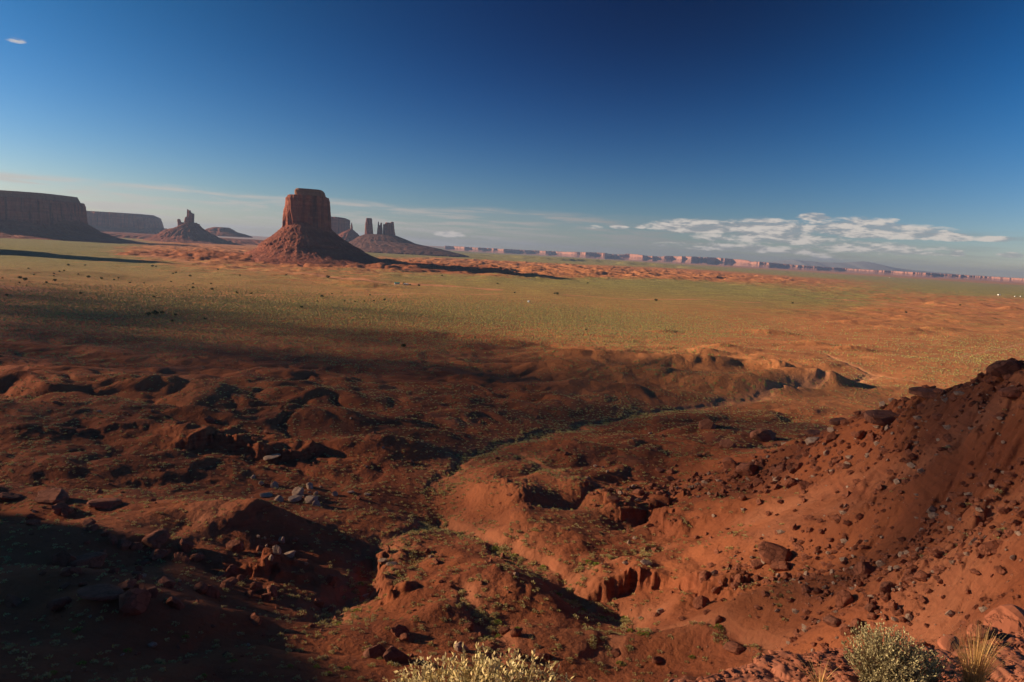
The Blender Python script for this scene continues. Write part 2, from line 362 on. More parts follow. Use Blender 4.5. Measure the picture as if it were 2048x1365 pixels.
def height(x, y, full=False):
    x = np.asarray(x, dtype=np.float64); y = np.asarray(y, dtype=np.float64)
    r = np.hypot(x, y); rel, veg = region(x, y)
    rel = rel+.12*fbm(x, y, 260, 3, 77)*(rel > .02); rel = np.clip(rel, 0, 1.2)
    h = base_h(x, y)
    wx = x+fbm(x, y, 60, 3, 5)*14; wy = y+fbm(x, y, 60, 3, 9)*14
    cut = np.zeros(x.shape, np.float32); wash = np.zeros(x.shape, np.float32)
    for P, wd, dp in WASHES[:4]:
        R_ = 26.0 if P is WASHES[0][0] else 13.0
        lo = P.min(0)-R_*3; hi = P.max(0)+R_*3; k = (x > lo[0]) & (x < hi[0]) & (y > lo[1]) & (y < hi[1])
        if k.any():
            d, s_, t = poly_dist(x[k], y[k], P); rel[k] = rel[k]*(1-.92*np.exp(-(d/R_)**2)); h[k] -= 1.2*np.exp(-(d/(R_*1.2))**2)
    # mounds worn by water: billows whose size grows with the distance zone
    n1 = ss(r, 420, 250); n2 = ss(r, 250, 430)*ss(r, 1500, 800); n3 = ss(r, 900, 1800)*ss(r, 9000, 5000)
    b1 = billow(wx*.8, wy, 40, 2, 21, .24)-.28
    b2 = billow(wx*.42, wy*1.1, 80, 3, 31, .28)-.32
    b3 = billow(wx*.75, wy, 120, 4, 41)-.30
    b22 = billow(wx*.62+40, wy, 46, 2, 35, .25)-.30
    b23 = billow(wx*.7+9, wy*1.1, 21, 2, 37, .3)-.30
    h = h+rel*(b22*3.3*ss(r, 240, 340)*ss(r, 1150, 700)+b23*2.2*ss(r, 230, 330)*ss(r, 800, 500))
    h = h+rel*(b1*4.4*n1+b2*6.2*n2+b3*13*n3)
    side = ss(x-.42*y, 0, 40)*n1                                    # the boulder slope is smoother, grooved downhill
    h = h-rel*side*b1*2.8
    gx = (x*.52-y*.85); gy = (x*.85+y*.52)
    h = h+side*(billow(gx+fbm(x, y, 25, 2, 3)*3, gy*.20, 10, 4, 61, .5)-.38)*2.6
    for (p, rx, ry, hh, t) in _MW:
        dx = wx*.35+x*.65-p[0]; dy = wy*.35+y*.65-p[1]; c, s = math.cos(t), math.sin(t)
        q = ((dx*c+dy*s)/rx)**2+((-dx*s+dy*c)/ry)**2
        k = q < 9
        if k.any(): h[k] += hh*np.exp(-q[k]*.9)*(1+.10*billow(x[k], y[k]*.5, rx*.45, 2, 71))*.92
    for P, dep_h, up, dn in SCARPS:
        lo = P.min(0)-up*3-25; hi = P.max(0)+up*3+25
        k = (x > lo[0]) & (x < hi[0]) & (y > lo[1]) & (y < hi[1])
        if not k.any(): continue
        xk = x[k]; yk = y[k]; jx = fbm(xk, yk, 7, 3, 13, .6)*2.2; jy = fbm(xk, yk, 7, 3, 14, .6)*2.2
        j3 = perlin(xk/2.6, yk/2.6, 17)*1.0; d, s, t = poly_dist(xk+jx+j3, yk+jy-j3*.6, P); sd = d*s
        ends = ss(t, 0, .15)*ss(t, 1, .85)*(.72+.55*perlin(xk/7, yk/7, 18))
        st = np.where(sd > 0, np.exp(-sd/up), -np.exp(sd/dn)*.55)
        wdt = np.where(perlin(xk/6, yk/6, 19) > .12, 3.2, .8) if dep_h > 3.6 else 3.5
        st = st*np.minimum(np.abs(sd)/wdt, 1)
        led = .10*np.sin(np.clip(sd, -6, 1)*2.2)*np.exp(-np.abs(sd)*.4)
        h[k] += dep_h*(st*.6+led*.5)*ends
        cut[k] = np.maximum(cut[k], np.exp(-(np.minimum(sd-1.2, 0)/5)**2)*np.exp(-np.maximum(sd-1.2, 0)/.8)*ends)
    for P, wd, dp in WASHES:
        lo = P.min(0)-wd*8; hi = P.max(0)+wd*8
        k = (x > lo[0]) & (x < hi[0]) & (y > lo[1]) & (y < hi[1])
        if not k.any(): continue
        xk = x[k]; yk = y[k]; jx = fbm(xk, yk, 22, 3, 15)*wd*1.1; jy = fbm(xk, yk, 22, 3, 16)*wd*1.1
        d, s, t = poly_dist(xk+jx, yk+jy, P)
        e = ss(t, -.02, .1)*ss(t, 1.02, .9)
        w_ = wd*(.8+.5*perlin(xk/30, yk/30, 8))
        h[k] -= dp*.62*e*(np.exp(-(d/w_)**4)*.55+np.exp(-(d/(w_*2.6))**2)*.45)
        wash[k] = np.maximum(wash[k], e*np.exp(-(d/(w_*2.0))**2))
    track = np.zeros(x.shape, np.float32)
    if full:
        for P, wd in TRACKS:
            lo = P.min(0)-wd*6; hi = P.max(0)+wd*6; k = (x > lo[0]) & (x < hi[0]) & (y > lo[1]) & (y < hi[1])
            if k.any():
                d, s, t = poly_dist(x[k]+fbm(x[k], y[k], 120, 2, 141)*wd*1.5, y[k]+fbm(x[k], y[k], 120, 2, 142)*wd*1.5, P); track[k] = np.maximum(track[k], ss(d, wd*1.6, wd*.5))
    h = h+(billow(x+fbm(x, y, 30, 2, 57)*4, y*.8, 12, 5, 58, .55)-.42)*n1*(.12+.68*side)
    h = h+fbm(x, y, 9, 3, 51)*(.16+.20*side)*(.3+rel)*ss(r, 1200, 300)+np.abs(perlin(x/3.1, y/3.1, 55))*.30*n1*(.12+side)
    h = h+perlin(x/1.3, y/1.3, 56)*(.06+.12*side)*ss(r, 300, 120)
    h = h+fbm(x, y, 420, 3, 91)*3.5*ss(r, 700, 1500)
    # red apron of low ledges round the foot of the large butte
    k = (r > 1900) & (r < 4200)
    if k.any():
        xk = x[k]; yk = y[k]; e = ((xk+800)/800)**2+((yk-2850)/360)**2+.26*fbm(xk, yk*.8, 170, 4, 131, .55)
        h[k] += 5*ss(e, 1.12, 1.0)+6*ss(e, .86, .74)+5*ss(e, .6, .5)+4*billow(xk, yk, 70, 2, 133)*ss(e, 1.3, .9)
        cut[k] = np.maximum(cut[k], .9*ss(e, 1.25, 1.0)); veg[k] = veg[k]*(1-.9*ss(e, 1.25, 1.05))
    # the country rises to a distant upland
    h = h+93*ss(r, 23500, 32500)
    # low red bench across the valley far behind
    h = h+30*ss(r, 8900+900*fbm(x, y, 1500, 4, 95), 9150+900*fbm(x, y, 1500, 4, 95))*ss(x, -1200, 300)*ss(x, 2600, 1700)*ss(r, 15000, 9500)
    veg = veg+.22*fbm(x, y*2.2, 90, 4, 81)*(veg > .03)-.25*np.clip(rel-.2, 0, 1)*billow(wx, wy, 60, 2, 31)
    veg = np.clip(np.maximum(veg, wash*.15), 0, 1)*(1-track); wash = np.maximum(wash, track)
    if full: return h, veg, cut, wash, rel
    return h
def radii(a, b, k): return a*np.exp(np.arange(0, math.log(b/a), k))
RR = np.concatenate([radii(40, 1500, .0031), radii(1500, 6000, .0045), radii(6000, 33500, .010)])
AZ = np.radians(np.concatenate([np.arange(-56, -42, .2), np.arange(-42, 42, .066), np.arange(42, 56, .2)]))
def build_ground():
    rr, aa = np.meshgrid(RR, AZ, indexing='ij'); X = rr*np.sin(aa); Y = rr*np.cos(aa)
    Z, veg, cut, wash, rel = height(X, Y, True)
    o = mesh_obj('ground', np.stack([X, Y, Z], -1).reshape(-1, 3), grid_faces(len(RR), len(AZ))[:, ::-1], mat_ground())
    fattr(o, 'veg', veg.ravel()); fattr(o, 'cut', cut.ravel()); fattr(o, 'wash', wash.ravel())
    tag(o, kind='structure')
    return Z, veg, wash
# first hit of a photo pixel on the ground
def ray_ground(u, v, Z):
    d = pdir(u, v); az = math.atan2(d[0], d[1]); sl_ = d[2]/math.hypot(d[0], d[1])
    j = int(np.argmin(np.abs(AZ-az)))
    e = (Z[:, j]-H)/RR; k = np.argmax(e >= sl_)
    r = RR[k]; return np.array((r*math.sin(az), r*math.cos(az), Z[k, j]))

# ------------------------------------------------------------------ materials
def new_mat(name):
    mt = bpy.data.materials.new(name); mt.use_nodes = True; return mt, NT(mt.node_tree)
def finish(n, col, rough=.95, bump=None, strength=.5, dist=1.0, spec=.15):
    b = n.n('ShaderNodeBsdfPrincipled'); o = n.n('ShaderNodeOutputMaterial')
    n.put(b.inputs['Base Color'], col); n.put(b.inputs['Roughness'], rough); b.inputs['Specular IOR Level'].default_value = spec
    if bump is not None:
        bp = n.n('ShaderNodeBump'); bp.inputs['Strength'].default_value = strength; bp.inputs['Distance'].default_value = dist
        n.put(bp.inputs['Height'], bump); n.t.links.new(bp.outputs[0], b.inputs['Normal'])
    n.t.links.new(b.outputs[0], o.inputs[0])
RED_A, RED_B, RED_C, DUST = (.285, .083, .033), (.215, .060, .027), (.335, .112, .048), (.36, .17, .105)
def mat_ground():
    mt, n = new_mat('red_earth_and_sagebrush')
    g = n.n('ShaderNodeNewGeometry'); P = g.outputs['Position']; nz = n.xyz(g.outputs['Normal'])[2]
    Pf = n.vm('MULTIPLY', P, (1, 1, .2))
    veg = n.attr('veg')['Fac']; cut = n.attr('cut')['Fac']; wash = n.attr('wash')['Fac']
    big = n.noise(Pf, .006, 6, .6); mid = n.noise(Pf, .05, 6, .62); fine = n.noise(Pf, .9, 6, .65)
    col = n.mix(n.rng(mid, .35, .65), RED_B, RED_A)
    col = n.mix(n.rng(big, .45, .68), col, RED_C)
    col = n.mix(n.m('MULTIPLY', n.rng(n.noise(Pf, .018, 5, .55), .58, .74), .28), col, DUST)
    lit_sand = n.m('MAXIMUM', n.rng(n.xyz(P)[0], -120.0, 160.0), n.rng(n.xyz(P)[1], 820.0, 1150.0))  # sandy soil; right side painted brighter for sunlight, left darker for shade
    col = n.mix(n.m('MULTIPLY', n.m('MULTIPLY', n.rng(n.vm('LENGTH', P), 400.0, 620.0), lit_sand), .75), col, n.mix(n.rng(mid, .3, .7), (.38, .145, .055), (.50, .205, .080)))
    col = n.mix(n.m('MULTIPLY', wash, n.rng(n.vm('LENGTH', P), 700.0, 1100.0, .75, .65)), col, n.mix(n.rng(n.vm('LENGTH', P), 380.0, 620.0), (.37, .135, .066), (.50, .225, .115)))
    # banded beds show on steep faces
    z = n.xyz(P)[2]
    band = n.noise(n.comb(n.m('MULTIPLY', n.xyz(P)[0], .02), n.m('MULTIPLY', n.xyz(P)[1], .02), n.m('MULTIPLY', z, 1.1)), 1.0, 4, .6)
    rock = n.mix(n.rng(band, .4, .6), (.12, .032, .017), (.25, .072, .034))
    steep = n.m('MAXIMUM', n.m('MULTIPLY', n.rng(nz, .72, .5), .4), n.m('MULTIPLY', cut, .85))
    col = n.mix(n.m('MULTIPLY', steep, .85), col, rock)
    # pebbles
    vd = n.n('ShaderNodeTexVoronoi', feature='F1'); n.put(vd.inputs['Vector'], P); vd.inputs['Scale'].default_value = .9
    peb = n.m('MULTIPLY', n.rng(vd.outputs['Distance'], .26, .14), n.rng(n.xyz(vd.outputs['Color'])[0], .72, .76))
    peb = n.m('MULTIPLY', peb, n.rng(n.noise(P, .05, 3), .50, .62))
    col = n.mix(n.m('MULTIPLY', peb, .65), col, (.33, .17, .11))
    col = n.mix(n.rng(fine, .3, .7, 0.0, .30), col, n.mix(.5, col, (.10, .03, .012), 'MIX'))
    # sagebrush cover too small and too many to be single plants
    v1 = n.n('ShaderNodeTexVoronoi', feature='F1'); n.put(v1.inputs['Vector'], n.vm('MULTIPLY', P, (1, 1, 0))); v1.inputs['Scale'].default_value = .30
    v2 = n.n('ShaderNodeTexVoronoi', feature='F1'); n.put(v2.inputs['Vector'], n.vm('MULTIPLY', P, (1, 1, 0))); v2.inputs['Scale'].default_value = .075
    clump = n.m('MULTIPLY', n.m('MULTIPLY', n.rng(n.vm('LENGTH', P), 420.0, 620.0), n.rng(v1.outputs['Distance'], .62, .30)), n.m('GREATER_THAN', n.m('ADD', veg, .02), n.xyz(v1.outputs['Color'])[0]))
    gv = n.noise(n.vm('MULTIPLY', P, (1, 2.2, 0)), .012, 6, .65)
    green = n.mix(n.rng(gv, .36, .66), (.175, .140, .048), (.36, .320, .068))
    green = n.mix(n.m('MULTIPLY', n.rng(n.xyz(P)[0], 0.0, -1100.0), .75), green, (.098, .104, .043))  # left plain's green darkened in colour for the backlit shrubs' shade side
    grain = n.noise(n.vm('MULTIPLY', P, (1, .35, 0)), .11, 5, .75)
    green = n.mix(n.rng(grain, .30, .70), n.mix(.55, green, (.04, .045, .02)), n.mix(.35, green, (.40, .36, .12)))
    green = n.mix(n.m('MULTIPLY', n.xyz(v1.outputs['Color'])[1], .5), green, (.22, .18, .075))
    far = n.rng(n.vm('LENGTH', P), 700.0, 2600.0)
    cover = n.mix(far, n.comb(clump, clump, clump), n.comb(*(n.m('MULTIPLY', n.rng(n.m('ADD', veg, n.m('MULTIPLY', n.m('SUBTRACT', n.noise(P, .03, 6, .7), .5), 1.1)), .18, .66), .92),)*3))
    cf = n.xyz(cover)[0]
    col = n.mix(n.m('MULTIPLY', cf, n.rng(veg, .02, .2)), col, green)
    bh = n.m('ADD', n.m('MULTIPLY', fine, .6), n.m('MULTIPLY', n.m('MULTIPLY', clump, veg), 1.1))
    bh = n.m('ADD', bh, n.m('MULTIPLY', n.noise(P, .22, 5, .6), 1.3))
    bh = n.m('ADD', bh, n.m('MULTIPLY', peb, .4))
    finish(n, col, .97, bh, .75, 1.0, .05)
    return mt
def mat_rock(name, a, b, c, vs=.02, strata=.03, bd=6.0, streak=.6):
    """weathered sandstone: upright stains, level beds"""
    mt, n = new_mat(name)
    g = n.n('ShaderNodeNewGeometry'); P = g.outputs['Position']; nz = n.xyz(g.outputs['Normal'])[2]
    up = n.noise(n.vm('MULTIPLY', P, (vs, vs, vs*.09)), 1.0, 6, .65, .3)
    lev = n.noise(n.vm('MULTIPLY', P, (strata*.06, strata*.06, strata)), 1.0, 5, .6)
    mot = n.noise(P, vs*1.7, 6, .7)
    col = n.mix(n.rng(lev, .38, .62), a, b)
    col = n.mix(n.m('MULTIPLY', n.rng(up, .46, .66), streak), col, c)
    col = n.mix(n.m('MULTIPLY', n.rng(mot, .5, .75), .35), col, (.36, .17, .10))
    bh = n.m('ADD', n.m('MULTIPLY', up, 1.3), n.m('ADD', n.m('MULTIPLY', lev, .8), n.m('MULTIPLY', mot, .7)))
    finish(n, col, .95, bh, .8, bd, .1)
    return mt
M_CLIFF = mat_rock('red_sandstone_cliff', (.18, .050, .027), (.25, .072, .037), (.042, .016, .014), .042, .06, 11, .85)
M_TALUS = mat_rock('red_shale_talus', (.135, .036, .020), (.185, .050, .026), (.085, .026, .018), .035, .035, 5, .45)
M_TALUS_UNLIT = mat_rock('backlit_talus', (.075, .030, .022), (.105, .042, .030), (.06, .024, .02), .02, .035, 8, .45)  # talus colour darkened for the unlit faces of the backlit ridge
M_CAP = mat_rock('brown_caprock', (.15, .07, .04), (.21, .085, .045), (.11, .05, .03), .05, .10, 4)
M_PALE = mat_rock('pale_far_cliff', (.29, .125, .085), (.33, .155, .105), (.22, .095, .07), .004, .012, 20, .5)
def mat_boulder(name, a, b, bd=.25):
    mt, n = new_mat(name)
    tc = n.n('ShaderNodeTexCoord').outputs['Object']; info = n.n('ShaderNodeObjectInfo').outputs['Random']
    Q = n.vm('ADD', tc, n.comb(n.m('MULTIPLY', info, 40.0), 0.0, 0.0))
    m1 = n.noise(Q, 1.6, 6, .65); m2 = n.noise(Q, 7.0, 5, .7)
    col = n.mix(n.rng(m1, .35, .68), a, b)
    col = n.mix(n.m('MULTIPLY', n.rng(m2, .55, .75), .4), col, tuple(.55*q for q in a))
    col = n.mix(n.m('MULTIPLY', info, .35), col, tuple(.7*q for q in b))
    ck = n.vor(n.vm('ADD', Q, n.comb(m1, m1, m1)), 1.5, 'DISTANCE_TO_EDGE'); crack = n.rng(ck, 0.0, .05)
    col = n.mix(n.m('MULTIPLY', n.m('SUBTRACT', 1.0, crack), .45), col, tuple(.4*q for q in a))
    finish(n, col, .93, n.m('ADD', n.m('MULTIPLY', crack, .5), n.m('ADD', m1, n.m('MULTIPLY', m2, .5))), .9, bd, .12)
    return mt
M_BOULDER = mat_boulder('red_boulder', (.215, .068, .034), (.30, .105, .058))
M_BPALE = mat_boulder('pale_boulder', (.34, .20, .13), (.47, .31, .215))
M_SLAB = mat_boulder('dark_slab', (.15, .055, .032), (.23, .09, .055))
def mat_leaf(name, a, b, c=None, rough=.9):
    mt, n = new_mat(name)
    t = n.attr('tint')['Fac']; inf = n.n('ShaderNodeObjectInfo').outputs['Random']
    col = n.mix(t, a, b)
    if c: col = n.mix(n.rng(n.m('FRACT', n.m('ADD', n.m('MULTIPLY', t, 7.3), inf)), .55, 1.0), col, c)
    b_ = n.n('ShaderNodeBsdfPrincipled'); o = n.n('ShaderNodeOutputMaterial'); tr = n.n('ShaderNodeBsdfTranslucent'); mx = n.n('ShaderNodeMixShader')
    n.put(b_.inputs['Base Color'], col); b_.inputs['Roughness'].default_value = rough; b_.inputs['Specular IOR Level'].default_value = .1
    n.put(tr.inputs['Color'], col); mx.inputs[0].default_value = .25
    n.t.links.new(b_.outputs[0], mx.inputs[1]); n.t.links.new(tr.outputs[0], mx.inputs[2]); n.t.links.new(mx.outputs[0], o.inputs[0])
    return mt
M_SAGE = mat_leaf('sagebrush_leaf', (.20, .155, .068), (.33, .27, .115), (.36, .32, .08))
M_SAGE_G = mat_leaf('green_brush_leaf', (.14, .19, .03), (.27, .30, .05))
M_JUN = mat_leaf('juniper_leaf', (.030, .042, .018), (.060, .072, .028))
M_GOLD = mat_leaf('golden_brush_leaf', (.46, .34, .14), (.70, .54, .29), (.36, .30, .13))
M_GREY = mat_leaf('grey_green_brush_leaf', (.25, .20, .095), (.40, .33, .17))
M_DRY = mat_leaf('dry_grass_blade', (.50, .27, .085), (.68, .42, .17))
def flat_mat(name, c, r=.8):
    mt, n = new_mat(name); finish(n, n.mix(n.rng(n.noise(n.n('ShaderNodeTexCoord').outputs['Object'], 2.0, 3), .3, .7, 0, .25), c, tuple(.6*q for q in c)), r); return mt
M_TWIG = flat_mat('dry_twig', (.17, .105, .06))

GZ, GVEG, GWASH = build_ground()

# ------------------------------------------------------------------ buttes and mesas
def loft(name, Y, left, right, mat, parent, hd=None, hd_add=None, n_exp=2.6, nv=60, na=160, amp=8, fl=40, seed=1, vert=True, y0=None, rot=0.0, bench=0., gul=0., top_cap=True, pitch_y=0.):
    """a rock body from its outline: left and right edges (photo pixels at distance Y, bottom first)"""
    L = np.array([at_y(u, v, Y) for u, v in left]); Rr = np.array([at_y(u, v, Y) for u, v in right])
    z0 = max(L[0, 2], Rr[0, 2]); z1 = min(L[:, 2].max(), Rr[:, 2].max())
    z0 = min(L[0, 2], Rr[0, 2])
    zs = np.linspace(z0, z1, nv)
    xl = np.interp(zs, L[:, 2], L[:, 0]); xr = np.interp(zs, Rr[:, 2], Rr[:, 0])
    hw = (xr-xl)/2; cx = (xl+xr)/2
    if hd_add is not None: d = hd_add+(hw-hw[-1])
    else: d = hd*np.ones(nv) if np.isscalar(hd) else hw*hd[0]
    th = np.linspace(0, 2*np.pi, na, endpoint=False)
    c, s = np.cos(th), np.sin(th)
    ex = 2/n_exp; px = np.sign(c)*np.abs(c)**ex; py = np.sign(s)*np.abs(s)**ex
    bx_ = hw[:, None]*px; by_ = d[:, None]*py; cr_, sr_ = math.cos(rot), math.sin(rot)
    nx = px/np.maximum(hw[:, None], 1); ny = py/np.maximum(d[:, None], 1); l = np.hypot(nx, ny)+1e-9; nx /= l; ny /= l
    bx_, by_ = bx_*cr_-by_*sr_, bx_*sr_+by_*cr_; nx, ny = nx*cr_-ny*sr_, nx*sr_+ny*cr_
    bx_ = bx_*(hw/np.abs(bx_).max(1))[:, None]
    X = cx[:, None]+bx_; Yy = (Y if y0 is None else y0)+by_; Z = np.repeat(zs[:, None], na, 1)
    k = .12 if vert else 1.0
    P = np.stack([X, Yy, Z*k], -1)
    t_ = ((zs-z0)/(z1-z0))[:, None]+0*X
    w1 = noise3(P, fl, seed); w2 = noise3(P, fl*.42, seed+20); w3 = noise3(P, fl*.17, seed+40)
    disp = -(np.abs(w1)*1.5-.45)*amp-(np.abs(w2)*1.3-.4)*amp*.5-w3*amp*.25
    if vert:
        disp = disp+perlin(Z/(amp*1.6), Z*0+seed, seed)*amp*.14
    else:
        gl = billow(np.repeat((th*hw.max()*.9)[None, :], nv, 0)+0*Z, Z*.25, gul or fl, 3, seed+3)
        disp = disp-(gl-.4)*amp*.9
    t = (zs-z0)/(z1-z0)
    if bench: disp = disp+bench*np.clip(np.sin(Z/11+perlin(X/90, Yy/90, 9)*2.5), -.3, 1)*ss(t_, 1, .5)+noise3(np.stack([X, Yy, Z], -1), 9, 77)*2.5
    if not vert: disp = disp*(.35+.65*np.sin(np.pi*np.clip(t*1.0+.02, 0, 1)))[:, None]
    X = X+nx*disp; Yy = Yy+ny*disp
    Z = Z+(0 if vert else 1)*0
    V = np.stack([X, Yy, Z], -1)
    if top_cap:
        rings = []
        for q in (.75, .45, .15):
            cc = V[-1].mean(0); rg = cc+(V[-1]-cc)*q; rg[:, 2] = z1+noise3(rg, fl, seed+7)*amp*.12*(z1-z0 > 0); rings.append(rg)
        V = np.concatenate([V]+[r_[None] for r_ in rings], 0)
    o = mesh_obj(name, V.reshape(-1, 3), grid_faces(len(V), na, True), mat, parent)
    return o
def foot(Y, u, v=500): return at_y(u, v, Y)*np.array((1, 1, 0))

CX = 2850
b = empty('rock_butte', (0, 0, 0), 'largest butte, tall dark red sandstone with a cap rock on a wide talus cone', 'butte')
loft('talus_slope', CX, [(470, 545), (497, 513), (520, 498), (545, 478), (567, 458), (590, 440)], [(860, 545), (770, 524), (740, 513), (700, 492), (664, 464), (640, 440)], M_TALUS, b, hd_add=95, n_exp=2.1, nv=130, na=520, amp=4.2, fl=22, seed=11, vert=False, gul=60, bench=8)
loft('cliff', CX, [(563, 470), (566, 455), (568, 430), (571, 415), (573, 398), (577, 392)], [(664, 470), (662, 455), (661, 430), (660, 405), (658, 397), (653, 391)], M_CLIFF, b, hd=105, n_exp=3.4, nv=130, na=460, amp=6.5, fl=30, seed=3, rot=.25)
loft('cap_rock', CX, [(590, 393), (589, 388), (589, 383), (592, 379)], [(652, 397), (652, 391), (650, 385), (646, 382)], M_CAP, b, hd=70, n_exp=4.5, nv=24, na=260, amp=2.6, fl=12, seed=5, rot=.25)
b = empty('rock_mesa', (0, 0, 0), 'tall flat topped shaded mesa cut off by the left edge of the picture', 'mesa')
loft('talus_slope', 4900, [(-900, 445), (-800, 410), (-760, 380)], [(330, 500), (210, 476), (180, 464), (145, 440), (120, 425)], M_TALUS, b, hd_add=300, n_exp=3.0, nv=70, na=600, amp=22, fl=90, seed=31, vert=False, gul=80)
loft('cliff', 4900, [(-760, 425), (-740, 380), (-700, 345)], [(147, 446), (144, 430), (143, 412), (141, 408), (139, 404)], M_CLIFF, b, hd=330, n_exp=5, nv=80, na=900, amp=14, fl=60, seed=33)
loft('cap_rock', 4900, [(-700, 352), (-690, 342), (-680, 338)], [(134, 404), (130, 397), (127, 391.5)], M_CAP, b, hd=315, n_exp=5, nv=12, na=600, amp=6, fl=40, seed=35)
b = empty('rock_mesa', (0, 0, 0), 'long low hazy mesa with a sloping end, between tall mesa and spired butte', 'mesa')
loft('talus_slope', 9800, [(-300, 440), (-250, 425)], [(350, 475), (333, 460), (320, 452), (313, 446)], M_TALUS, b, hd_add=350, n_exp=3.0, nv=30, na=400, amp=25, fl=120, seed=41, vert=False, gul=150)
loft('cliff', 9800, [(-300, 430), (-260, 412), (-250, 400), (-240, 396)], [(316, 456), (314, 446), (310, 437), (304, 434), (296, 430)], M_CLIFF, b, hd=380, n_exp=4.5, nv=50, na=500, amp=30, fl=150, seed=43)
b = empty('rock_butte', (0, 0, 0), 'butte topped by a jagged cluster of upright fingers on a dark cone of talus', 'butte')
loft('talus_slope', 6800, [(280, 490), (318, 472), (338, 460), (356, 455), (368, 449), (378, 444)], [(500, 495), (450, 484), (430, 475), (410, 463), (401, 456), (392, 446)], M_TALUS, b, hd_add=60, n_exp=2.1, nv=60, na=260, amp=16, fl=70, seed=51, vert=False, gul=60)
for k, (pl, pr, hdv) in enumerate([
        ([(374, 449), (374.2, 430), (374.5, 420.5), (374.8, 419)], [(377.5, 449), (377, 430), (376.3, 420), (375.8, 419)], 12),
        ([(376, 449), (376.5, 430), (377, 422), (378, 421)], [(384, 449), (383.5, 430), (381.5, 424), (379.8, 421)], 16),
        ([(379, 449), (380, 432), (381, 426)], [(387, 449), (386.2, 432), (384, 426)], 16),
        ([(384, 449), (385, 432), (385.6, 427.5)], [(388, 449), (388, 432), (387.6, 427.5)], 14),
        ([(369, 450), (369.5, 440), (371, 435), (373, 434)], [(378, 450), (378, 440), (376.5, 435), (375.5, 434)], 16),
        ([(387, 452), (388, 449.5), (389, 448)], [(400.5, 457), (399.5, 450), (398, 448.5)], 18),
        ([(356, 457), (355.6, 446), (355, 440), (357, 438.3)], [(364, 454), (362.5, 446), (360.5, 440), (358.5, 438.3)], 12),
        ([(358, 456), (360, 447), (362, 444)], [(371, 452), (369, 447), (367, 445)], 12)]):
    loft('rock_spire', 6800, pl, pr, M_CLIFF, b, hd=hdv, n_exp=2.8, nv=26, na=40, amp=3, fl=18, seed=53+k)
b = empty('rock_butte', (0, 0, 0), 'low rounded reddish hill on the skyline just right of the spired butte', 'butte')
loft('talus_slope', 9000, [(395, 470), (411, 463), (416, 459), (422, 456.5), (432, 454.5)], [(500, 474), (482, 468), (470, 465), (462, 459), (455, 454.8)], M_TALUS, b, hd_add=100, n_exp=2.3, nv=30, na=200, amp=14, fl=70, seed=61, vert=False, gul=80)
b = empty('rock_mesa', (0, 0, 0), 'low red layered bench stretching left behind the large butte', 'mesa')
loft('talus_slope', 8000, [(150, 478), (180, 466), (200, 463)], [(640, 505), (600, 490), (570, 482)], M_TALUS, b, hd_add=350, n_exp=2.8, nv=26, na=600, amp=40, fl=160, seed=63, vert=False, gul=120)
# the towers right of the big butte
b = empty('rock_mesa', (0, 0, 0), 'hazy block mesa half hidden behind the large butte', 'mesa')
loft('talus_slope', 8300, [(610, 490), (640, 470), (655, 462)], [(760, 492), (720, 476), (700, 468), (690, 463)], M_TALUS, b, hd_add=160, n_exp=2.4, nv=20, na=160, amp=15, fl=80, seed=65, vert=False, gul=80)
loft('cliff', 8300, [(650, 472), (651, 450), (654, 440), (658, 434.5)], [(698, 472), (697, 455), (696.3, 441), (694, 439), (686, 436), (680, 434.5)], M_CLIFF, b, hd=190, n_exp=3.2, nv=50, na=220, amp=11, fl=55, seed=67)
b = empty('rock_butte', (0, 0, 0), 'thin needle of rock standing on a small red cone left of the towers', 'butte')
loft('talus_slope', 7900, [(665, 480), (680, 468), (692, 462), (700, 458.5)], [(730, 484), (714, 467), (706, 460), (704, 458.5)], M_TALUS, b, hd_add=12, n_exp=2.1, nv=30, na=120, amp=9, fl=40, seed=69, vert=False, gul=40)
loft('rock_spire', 7900, [(700.5, 461), (701.6, 455), (702.3, 449), (703, 445.8)], [(706, 461), (705.3, 455), (704.4, 449), (703.6, 445.8)], M_CLIFF, b, hd=12, n_exp=2.4, nv=24, na=36, amp=2.5, fl=14, seed=71)
TW = 7400
b = empty('rock_butte', (0, 0, 0), 'long dark talus ridge under the rock towers right of the large butte', 'butte')
loft('talus_slope', TW, [(640, 512), (680, 497), (700, 486), (717, 474), (733, 468)], [(935, 513), (895, 502), (852, 493), (828, 487), (808, 478), (790, 471)], M_TALUS_UNLIT, b, hd_add=60, n_exp=2.2, nv=80, na=420, amp=10, fl=60, seed=73, vert=False, gul=70, bench=16)
def tower(label, pl, pr, hdv, seed, spires=()):
    t = empty('rock_tower', (0, 0, 0), label, 'rock tower', 'rock towers on the talus ridge')
    loft('cliff', TW, pl, pr, M_CLIFF, t, hd=hdv, n_exp=3.0, nv=60, na=110, amp=5, fl=28, seed=seed)
    for k, (a, c, q) in enumerate(spires): loft('rock_spire', TW, a, c, M_CLIFF, t, hd=q, n_exp=2.6, nv=16, na=30, amp=2, fl=12, seed=seed+5+k)
tower('square column of rock with a flat top, leftmost tower on the ridge', [(730, 470), (731, 452), (732.2, 440), (733, 436.5)], [(746, 470), (744.8, 455), (743.8, 440), (742.5, 436.5)], 36, 81)
tower('slim twin pronged pillar of rock between the square column and the wide block', [(754, 474), (755, 460), (756, 451)], [(764.8, 476), (764.2, 460), (763.8, 451)], 22, 87,
      [([(755.6, 453), (756, 446), (756.2, 443.5)], [(758.6, 453), (757.8, 446), (757, 443.5)], 8), ([(760, 453), (761, 446.5), (761.6, 445.8)], [(764, 453), (763.9, 446.5), (763.2, 445.8)], 9)])
